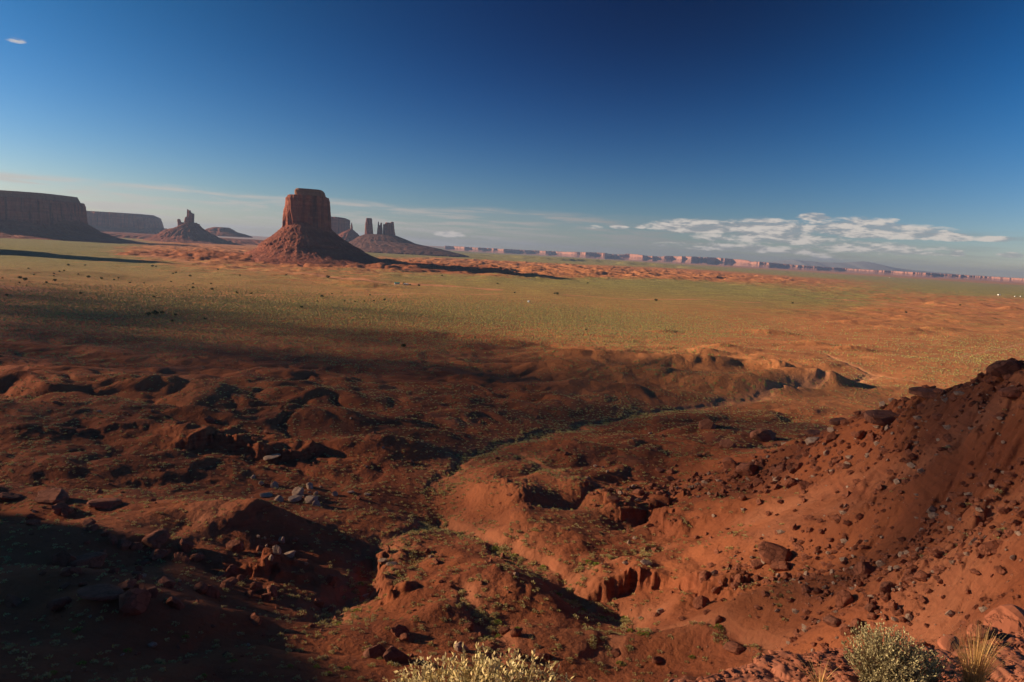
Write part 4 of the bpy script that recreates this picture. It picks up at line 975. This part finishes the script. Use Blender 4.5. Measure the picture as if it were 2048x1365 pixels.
def near_shrubs():
    N = 400000; r = np.sqrt(rng.uniform(95**2, 480**2, N)); a = np.radians(rng.uniform(-39, 39, N)); x = r*np.sin(a); y = r*np.cos(a)
    z, veg, cut, wash, rel = height(x, y, True)
    h2 = height(x+1.0, y); h3 = height(x, y+1.0); slope = np.hypot(h2-z, h3-z)
    cl = ss(fbm(x, y, 18, 3, 101), .0, .5)
    low = ss(-(billow(x+fbm(x, y, 60, 3, 5)*14, y+fbm(x, y, 60, 3, 9)*14, 34, 2, 21)-.38), -.1, .3)
    prob = (.028+.022*cl+.03*low*cl+.17*wash*cl+.06*wash)*ss(slope, .75, .35)*np.where(x > .45*y, .5, 1)
    k = rng.uniform(0, 1, N) < prob
    x, y, z, wash = x[k], y[k], z[k], wash[k]; n = len(x)
    s = rng.uniform(.30, .68, n)*(1+.6*wash*rng.uniform(0, 1, n)); dist = np.sqrt(x*x+y*y+(H-z)**2)
    order = np.argsort(-s/dist); pick = set(order[:290].tolist())
    print('near shrubs', n)
    LB = [('pale green sagebrush clump growing along the wash', 'sagebrush along the wash'), ('grey green sagebrush clump on the bare red mounds near the viewer', 'sagebrush on the red mounds'),
          ('grey sagebrush clump on the shaded lower left ground', 'sagebrush on the shaded ground'), ('small sagebrush clump dotting the stony right hand slope', 'sagebrush on the stony slope'),
          ('bright yellow green bush between the mounds', 'yellow green bushes')]
    for i in order[:290]:
        var = int(rng.integers(0, 5)); o = link(bpy.data.objects.new('sagebrush', SHR[var]))
        o.location = (x[i], y[i], z[i]-.05); o.scale = (s[i]*1.15, s[i]*1.15, s[i]*1.0); o.rotation_euler = (0, 0, random.uniform(0, 6.3))
        q = 4 if var == 3 else 0 if wash[i] > .35 else 3 if x[i] > .30*y[i] else 2 if x[i] < -.22*y[i] else 1
        tag(o, LB[q][0], 'shrub', LB[q][1])
    rest = order[290:]
    Vs, Fs, Ts = leaf_clump(300, 44, .30); m_ = len(rest)
    scl = np.stack([s[rest]*1.1]*2+[s[rest]], -1)
    V, Fc = merge(Vs, Fs, np.stack([x[rest], y[rest], z[rest]], -1), scl, rng.uniform(0, 6.3, m_))
    o = mesh_obj('sagebrush_cover', V, Fc, M_SAGE_N, smooth=False); fattr(o, 'tint', np.clip((Ts[None]*.6+rng.uniform(0, .5, m_)[:, None]), 0, 1).ravel()); tag(o, kind='stuff')
near_shrubs()
def far_shrubs():
    N = 900000; r = np.sqrt(rng.uniform(380**2, 1500**2, N)); a = np.radians(rng.uniform(-41, 41, N)); x = r*np.sin(a); y = r*np.cos(a)
    rel, veg = region(x, y); veg = veg+.3*fbm(x, y*1.6, 50, 3, 81)*(veg > .05)-.3*np.clip(rel-.2, 0, 1)*.5
    k = rng.uniform(0, 1, N) < np.clip(veg, .004, 1)*.42*ss(r, 1500, 900); x = x[k]; y = y[k]
    z, vg, cut, wash, rel = height(x, y, True); n = len(x); s = rng.uniform(.45, .95, n)*np.clip(np.hypot(x, y)/800, .8, 1.25)
    V = np.array([(1, 0, 0), (.3, .95, 0), (-.8, .6, 0), (-.8, -.6, 0), (.3, -.95, 0), (.35, .1, .75), (-.35, -.05, .85)]); Fc = np.array([(0, 1, 5), (1, 2, 6), (1, 6, 5), (2, 3, 6), (3, 4, 6), (4, 5, 6), (4, 0, 5)])
    V_, F_ = merge(V, Fc, np.stack([x, y, z-.05], -1), np.stack([s, s, s*.95], -1), rng.uniform(0, 6.3, n))
    o = mesh_obj('sagebrush_plain', V_, F_, M_SAGE, smooth=False); fattr(o, 'tint', np.repeat(rng.uniform(0, 1, n), 7)); tag(o, kind='stuff')
    print('far shrubs', n)
far_shrubs()

# junipers dotted over the plain
def juniper_parts():
    out = []
    for k in range(4):
        g = np.random.default_rng(400+k); V = []; Fc = []; T = []
        for j in range(260):
            d = g.normal(size=3); d /= np.linalg.norm(d); lobe = g.integers(0, 5); la = lobe*1.26+k
            c = np.array((math.cos(la)*.38, math.sin(la)*.38, .62+.32*(lobe % 3)/2))+d*g.uniform(.3, .62)*np.array((1, 1, .8))
            if c[2] < .12: c[2] = .12+g.uniform(0, .2)
            t = d+g.normal(size=3)*.4; t /= np.linalg.norm(t); b_ = np.cross(t, g.normal(size=3)); b_ /= np.linalg.norm(b_)
            s = .15*g.uniform(.7, 1.3); i = len(V); V += [c-b_*s, c+b_*s, c+t*s*1.4]; Fc.append((i, i+1, i+2)); T += [g.uniform(0, 1)]*3
        cr = mesh_obj('crown', V, Fc, M_JUN, smooth=False, link_it=False); fattr(cr, 'tint', T)
        a_ = np.linspace(0, 2*np.pi, 6, endpoint=False); tv = []
        for zz, rr, ox in ((-.3, .11, 0), (.25, .08, .05), (.6, .05, -.04), (.9, .02, .02)): tv += [(math.cos(q)*rr+ox, math.sin(q)*rr, zz) for q in a_]
        tr = mesh_obj('trunk', tv, grid_faces(4, 6, True), M_TWIG, smooth=True, link_it=False)
        out.append((cr, tr))
    return out
JP = juniper_parts()
JUN = [(5, 558), (40, 558, 7), (50, 562, 8), (39, 567), (57, 539), (68, 551), (93, 567, 5), (108, 549), (108, 554), (110, 563, 6), (137, 532, 5), (119, 545), (128, 543), (170, 532), (157, 551), (177, 556, 6), (203, 559, 5), (228, 561), (237, 558),
       (260, 567), (288, 568), (305, 534, 5), (312, 535), (352, 547, 4), (346, 549), (380, 554, 5), (342, 565), (386, 569), (379, 582), (386, 577, 5), (424, 581, 6), (422, 569), (475, 588), (503, 588), (436, 541), (14, 592, 5), (161, 589, 5), (308, 596, 5),
       (296, 632, 9), (311, 630, 11), (324, 628, 7), (351, 632, 6), (344, 644, 6), (410, 640, 5), (473, 586), (502, 589), (603, 617, 6), (664, 589), (644, 595, 6), (740, 592, 4), (689, 604), (710, 605), (729, 604), (748, 603), (769, 602, 5), (635, 604), (656, 557, 7), (572, 552),
       (1115, 590, 6), (1109, 589, 4), (1312, 603, 6), (807, 695, 9), (1172, 661), (1029, 587), (995, 569), (1585, 608, 4), (1812, 627, 5), (1920, 612), (480, 552), (808, 569, 5), (838, 573, 5), (884, 553), (1175, 568), (820, 571)]
TREE_LB = lambda u, v: ('dark juniper standing in the shaded left middle ground' if v > 620 and u < 500 else 'dark juniper dot on the plain left of the large butte' if u < 500 else 'dark juniper dot on the plain in front of the large butte' if u < 1000 else 'dark juniper dot on the open plain in mid picture')
for j, q in enumerate(JUN):
    u, v = q[:2]; w = q[2] if len(q) > 2 else 3.6
    p = ray_ground(u, v, GZ); s = w/F*p[1]*.62; cr, tr = JP[j % 4]
    t = empty('juniper_tree', p, TREE_LB(u, v), 'tree', 'junipers dotted over the plain'); t.rotation_euler = (0, 0, j*1.7); t.scale = (s, s, s*.9)
    for c in (cr, tr):
        cc = link(c.copy()); cc.parent = t
lab = {(807, 695): 'lone dark juniper at the border of the shaded red ground and the sage plain', (656, 557): 'dark juniper beside the pale track below the large butte', (1312, 603): 'solitary dark juniper on the green plain right of the white trailer'}
for o in list(sc.objects):
    if o.name.startswith('juniper_tree'):
        for (u, v), s in lab.items():
            p = ray_ground(u, v, GZ)
            if abs(o.location.x-p[0]) < .5: o['label'] = s; del o['group']

# ------------------------------------------------------------------ dwellings far out on the plain
def box(V, Fc, x0, x1, y0, y1, z0, z1):
    i = len(V); V += [(x0, y0, z0), (x1, y0, z0), (x1, y1, z0), (x0, y1, z0), (x0, y0, z1), (x1, y0, z1), (x1, y1, z1), (x0, y1, z1)]
    Fc += [(i, i+3, i+2, i+1), (i+4, i+5, i+6, i+7), (i, i+1, i+5, i+4), (i+1, i+2, i+6, i+5), (i+2, i+3, i+7, i+6), (i+3, i, i+4, i+7)]
M_WALL = flat_mat('white_siding', (.75, .73, .68)); M_GREENROOF = flat_mat('green_metal_roof', (.06, .30, .17), .5); M_GLASS = flat_mat('dark_window', (.03, .035, .04), .2); M_TAN = flat_mat('tan_wall', (.35, .24, .16))
def house(u, v, w, label, cat, name, wall, roofm, turn=0.2, group=None):
    p = ray_ground(u, v, GZ); t = empty(name, p, label, cat, group); t.rotation_euler = (0, 0, turn)
    hw, hd_, hh = w/2, w*.3, 2.9
    V, Fc = [], []; box(V, Fc, -hw, hw, -hd_, hd_, -1.5, hh); mesh_obj('wall', V, Fc, wall, t, smooth=False)
    e = .35; V = [(-hw-e, -hd_-e, hh), (hw+e, -hd_-e, hh), (hw+e, hd_+e, hh), (-hw-e, hd_+e, hh), (-hw-e, 0, hh+hd_*.55), (hw+e, 0, hh+hd_*.55)]
    mesh_obj('roof', V, [(0, 1, 5, 4), (2, 3, 4, 5), (0, 4, 3, 3), (1, 2, 5, 5), (0, 3, 2, 1)][:2]+[(0, 3, 2, 1)], roofm, t, smooth=False)
    gb = mesh_obj('gable', [V[0], V[3], V[4], V[1], V[2], V[5]], [(0, 2, 1), (3, 4, 5)], wall, t, smooth=False)
    for k in (-.55, .1, .6):
        V, Fc = [], []; box(V, Fc, k*hw-.6, k*hw+.6, -hd_-.05, -hd_+.02, 1.0, 2.1); mesh_obj('window', V, Fc, M_GLASS, t, smooth=False)
    V, Fc = [], []; box(V, Fc, -.2*hw-.5, -.2*hw+.5, -hd_-.06, -hd_+.02, 0, 2.1); mesh_obj('door', V, Fc, M_TWIG, t, smooth=False)
house(794, 569, 13, 'small house with a green roof below the large butte', 'house', 'house', M_WALL, M_GREENROOF)
house(812, 571, 11, 'low dark shed beside the green roofed house', 'shed', 'shed', M_TAN, M_JUNF, -.2)
house(1057, 605, 5, 'tiny white trailer standing upright looking alone on the green plain', 'trailer', 'trailer', M_WALL, M_WALL, 1.2)
house(1998, 591, 13, 'long white trailer home near the right edge of the plain', 'trailer', 'trailer', M_WALL, M_WALL)
house(2030, 594, 6, 'small white cabin right of the long white trailer home', 'cabin', 'cabin', M_WALL, M_WALL)
house(2041, 594, 6, 'white shed at the far right beside the small cabin', 'shed', 'shed', M_WALL, M_WALL, .6)
house(1779, 556, 14, 'faint white building far out on the right hand plain', 'house', 'house', M_WALL, M_WALL)

# ------------------------------------------------------------------ the rock ledge under the viewer, its bushes and grass
def ledge_z(x, y):
    d = np.hypot(x, y); a = np.degrees(np.arctan2(x, y))
    z = 97.93-.12*(d-4.0)-.25*ss(a, 16, 2)
    z = z+fbm(x, y, .9, 4, 201)*.035+.022*np.abs(perlin(x/.16, y/.16, 203))+.012*np.abs(perlin(x/.06, y/.06, 205))
    st = np.floor((x*.4+y+perlin(x/1.2, y/1.2, 207)*.5)/.35); z = z+(st % 2)*.015
    return z
def ledge():
    aa = np.radians(np.linspace(-30, 52, 900)); NR = 330
    ad = np.degrees(aa)
    rim = [at_z(u, v, 97.88) for u, v in ((700, 1500), (1000, 1480), (1200, 1460), (1400, 1415), (1480, 1365), (1600, 1322), (1700, 1298), (1800, 1302), (1900, 1290), (1960, 1272), (2010, 1240), (2060, 1215), (2200, 1160))]
    rim = sorted((math.degrees(math.atan2(p[0], p[1])), math.hypot(p[0], p[1])) for p in rim)
    edge = np.interp(ad, [q[0] for q in rim], [q[1] for q in rim])
    edge = edge+fbm(ad, ad*0, 4, 4, 211)*.08
    t = np.linspace(0, 1, NR)[:, None]; d = 1.2+(edge[None]-1.2)*t
    X = d*np.sin(aa); Y = d*np.cos(aa); Z = ledge_z(X, Y)-ss(t, .97, 1.0)*.10
    dr = [(.04, .3), (.02, .8), (.10, 2.0), (.3, 5.0), (.9, 12.0), (2.5, 25.)]
    rows = [np.stack([X, Y, Z], -1)]
    for dd, dz in dr:
        e = edge+dd+fbm(ad, ad*0+dz, 2, 3, 213)*.12; rows.append(np.stack([e*np.sin(aa), e*np.cos(aa), Z[-1]-dz], -1)[None])
    V = np.concatenate(rows, 0)
    mt, n = new_mat('red_ledge_rock'); g = n.n('ShaderNodeNewGeometry'); P = g.outputs['Position']
    a1 = n.noise(P, 2.2, 6, .65); a2 = n.noise(P, 14, 5, .7); v_ = n.vor(P, 13)
    col = n.mix(n.rng(a1, .35, .65), (.205, .064, .033), (.27, .094, .052)); col = n.mix(n.m('MULTIPLY', n.rng(a2, .55, .72), .6), col, (.15, .048, .03))
    col = n.mix(n.rng(v_, .25, .1, 0, .35), col, (.30, .13, .08))
    finish(n, col, .95, n.m('ADD', a2, n.m('MULTIPLY', v_, .5)), .5, .015)
    tag(mesh_obj('rock_ledge', V.reshape(-1, 3), grid_faces(len(V), len(aa))[:, ::-1], mt), 'rough red rock ledge at the lower right, right under the viewer', 'ledge')
    # broken slabs along its rim
    for (u, v, s, fl_, lb) in ((2030, 1262, .42, .5, 'tilted red slab at the right edge on the near rock ledge'), (1965, 1270, .2, .6, 'angular red chunk left of the tilted slab on the near ledge'),
                           (1900, 1292, .16, .35, 'flat dark plate on the rim of the near ledge behind the dry grass'), (1838, 1330, .10, .5, 'small red stone on the near ledge between bush and grass'), (1640, 1345, .09, .22, 'thin red slab on the near ledge beside the round bush'), (1990, 1330, .12, .4, 'small slab on the near ledge right of the dry grass')):
        d = pdir(u, v); q = d/math.hypot(d[0], d[1]); rr = np.linspace(2, 6.5, 400); zz = ledge_z(rr*q[0], rr*q[1]); k = np.argmax((zz-H)/rr >= q[2]) or 250
        o = mesh_obj('rock_slab', boulder_mesh(int(u), fl_, 1.5, 6)*s*.30, F3, M_LEDGEB, smooth=False); o.location = (rr[k]*q[0], rr[k]*q[1], zz[k]+s*fl_*.12); o.rotation_euler = (.2, -.25, .5)
        tag(o, lb, 'rock slab', 'slabs on the near ledge')
    N = 6000; a = np.radians(rng.uniform(12, 45, N)); dd = rng.uniform(2.9, 5.2, N); lim = np.interp(np.degrees(a), ad, edge)-.06; k = dd < lim; a = a[k]; dd = dd[k]
    x = dd*np.sin(a); y = dd*np.cos(a); n_ = len(x); s = .005+.016*rng.uniform(0, 1, n_)**3
    V, Fc = merge(boulder_mesh(9, V=V1_), F1_, np.stack([x, y, ledge_z(x, y)+s*.2], -1), np.stack([s, s*.8, s*.45], -1), rng.uniform(0, 6.3, n_))
    tag(mesh_obj('gravel', V, Fc, M_LEDGEB, smooth=False), kind='stuff')
M_LEDGEB = mat_boulder('ledge_stone', (.20, .062, .032), (.27, .094, .052), .012)
ledge()
def stem_bush(name, loc, rad, hgt, nst, leafn, leafs, mat, label, seed, lean=(0, 0), spread=1.0, blunt=1.0):
    """upright stems fanning out of one foot, each set with narrow leaves"""
    g = np.random.default_rng(seed); SV, SF, LV, LF, LT = [], [], [], [], []
    for k in range(nst):
        a = g.uniform(0, 2*np.pi); q = math.sqrt(g.uniform(0, 1)); bx = q*rad*.25*math.cos(a); by = q*rad*.25*math.sin(a)
        hh = hgt*(1-.45*q**2*blunt)*g.uniform(.72, 1.05); tx = q*rad*math.cos(a)*spread; ty = q*rad*math.sin(a)*spread
        pts = []
        for t in np.linspace(0, 1, 7):
            w = t**1.25; pts.append(np.array((bx+(tx-bx)*w+lean[0]*t+g.normal()*.008, by+(ty-by)*w+lean[1]*t+g.normal()*.008, hh*t)))
        wd = .0022
        for i in range(6):
            c = len(SV); w0 = wd*(1-i/7); o1 = np.array((w0, 0, 0)); o2 = np.array((0, w0, 0))
            SV += [pts[i]-o1, pts[i]+o1, pts[i+1]+o1, pts[i+1]-o1, pts[i]-o2, pts[i]+o2, pts[i+1]+o2, pts[i+1]-o2]; SF += [(c, c+1, c+2, c+3), (c+4, c+5, c+6, c+7)]
        for j in range(leafn):
            t = g.uniform(.25, 1.02)*5.99; i = min(int(t), 5); p = pts[i]+(pts[i+1]-pts[i])*(t-i); ax = pts[i+1]-pts[i]; ax /= np.linalg.norm(ax)
            d = g.normal(size=3)*.55+ax; d /= np.linalg.norm(d); b_ = np.cross(d, g.normal(size=3)); b_ /= np.linalg.norm(b_)
            L = leafs*g.uniform(.6, 1.3); W = L*.22; c = len(LV)
            LV += [p, p+d*L*.5+b_*W, p+d*L, p+d*L*.5-b_*W]; LF.append((c, c+1, c+2, c+3)); LT += [g.uniform(0, 1)]*4
    t = empty(name, loc, label, 'bush'); mesh_obj('stems', SV, SF, M_TWIG, t, smooth=False)
    o = mesh_obj('foliage', LV, LF, mat, t, smooth=False); fattr(o, 'tint', LT)
    return t
def near_hit(u, v):
    d = pdir(u, v); q = d/math.hypot(d[0], d[1]); r = 2.07/-q[2]
    for _ in range(5): r = (H-float(ledge_z(r*q[0], r*q[1])))/-q[2]
    return np.array((r*q[0], r*q[1], H+r*q[2]))
def near_at(u, v, d): return at_d(u, v, d)
# golden bush: a row of clumps grown together into one mass
p0 = near_at(955, 1375, 2.9)
gb = stem_bush('golden_bush', (p0[0]+.03, p0[1], 97.385), .56, .56, 1100, 46, .026, M_GOLD, 'golden yellow bush cut by the bottom edge in the centre', 500, blunt=.35)
p1 = near_hit(1768, 1380)
stem_bush('round_bush', (p1[0]-.02, p1[1], float(ledge_z(p1[0], p1[1]))-.02), .205, .335, 330, 36, .013, M_GREY, 'round grey green bush on the near ledge at lower right', 501, lean=(.02, 0), blunt=.9)
p1 = near_hit(1842, 1376)
stem_bush('low_bush', (p1[0], p1[1], float(ledge_z(p1[0], p1[1]))-.02), .17, .20, 120, 34, .013, M_GREY, 'low dark bush in the shade right of the round grey green bush', 502, blunt=.8)
def grass(u, v, d, rad, hgt, n, label, seed, z0):
    g = np.random.default_rng(seed); p = near_hit(u, v); z0 = p[2]-.01; V, Fc, T = [], [], []
    for k in range(n):
        a = g.uniform(0, 2*np.pi); q = g.uniform(0, 1)**.7; h = hgt*g.uniform(.45, 1.05); dx = math.cos(a)*q*rad; dy = math.sin(a)*q*rad; w = .0016
        b0 = np.array((math.cos(a)*.03*q, math.sin(a)*.03*q, 0)); t_ = g.uniform(0, 1); side = np.array((-math.sin(a), math.cos(a), 0)) if k % 2 else np.array((1., 0, 0)); pts = []
        for t in np.linspace(0, 1, 6): pts.append(b0+np.array((dx*t**1.6, dy*t**1.6, h*(t-.25*q*t**3))))
        c = len(V)
        for i, pt in enumerate(pts): V += [pt-side*w*(1-i/5.4), pt+side*w*(1-i/5.4)]; T += [t_, t_]
        Fc += [(c+2*i, c+2*i+1, c+2*i+3, c+2*i+2) for i in range(5)]
    o = mesh_obj('dry_grass', V, Fc, M_DRY, smooth=False); o.location = (p[0], p[1], z0); fattr(o, 'tint', T); tag(o, label, 'grass tuft', None, 'thing')
grass(1945, 1388, 3.6, .13, .40, 420, 'tuft of tall straw coloured dry grass right of the bushes on the near ledge', 600, 97.90)
grass(1640, 1372, 3.3, .16, .13, 60, 'sparse dry stalks left of the round bush on the near ledge', 601, 97.92)

# ------------------------------------------------------------------ haze: one closed box of thin air
def haze():
    V, Fc = [], []; box(V, Fc, -30000, 30000, -500, 34200, -45, 445)
    mt = bpy.data.materials.new('thin_haze'); mt.use_nodes = True; t = mt.node_tree; t.nodes.clear()
    o = t.nodes.new('ShaderNodeOutputMaterial'); v = t.nodes.new('ShaderNodeVolumePrincipled')
    v.inputs['Density'].default_value = 3.0e-5; v.inputs['Color'].default_value = (.24, .32, .50, 1); v.inputs['Anisotropy'].default_value = .2
    for k in ('Density Attribute', 'Color Attribute', 'Temperature Attribute'):
        if k in v.inputs: v.inputs[k].default_value = ''
    t.links.new(v.outputs[0], o.inputs['Volume'])
    tag(mesh_obj('haze', V, np.array(Fc), mt, smooth=False), kind='stuff')
haze()
print('objects', len(sc.objects))
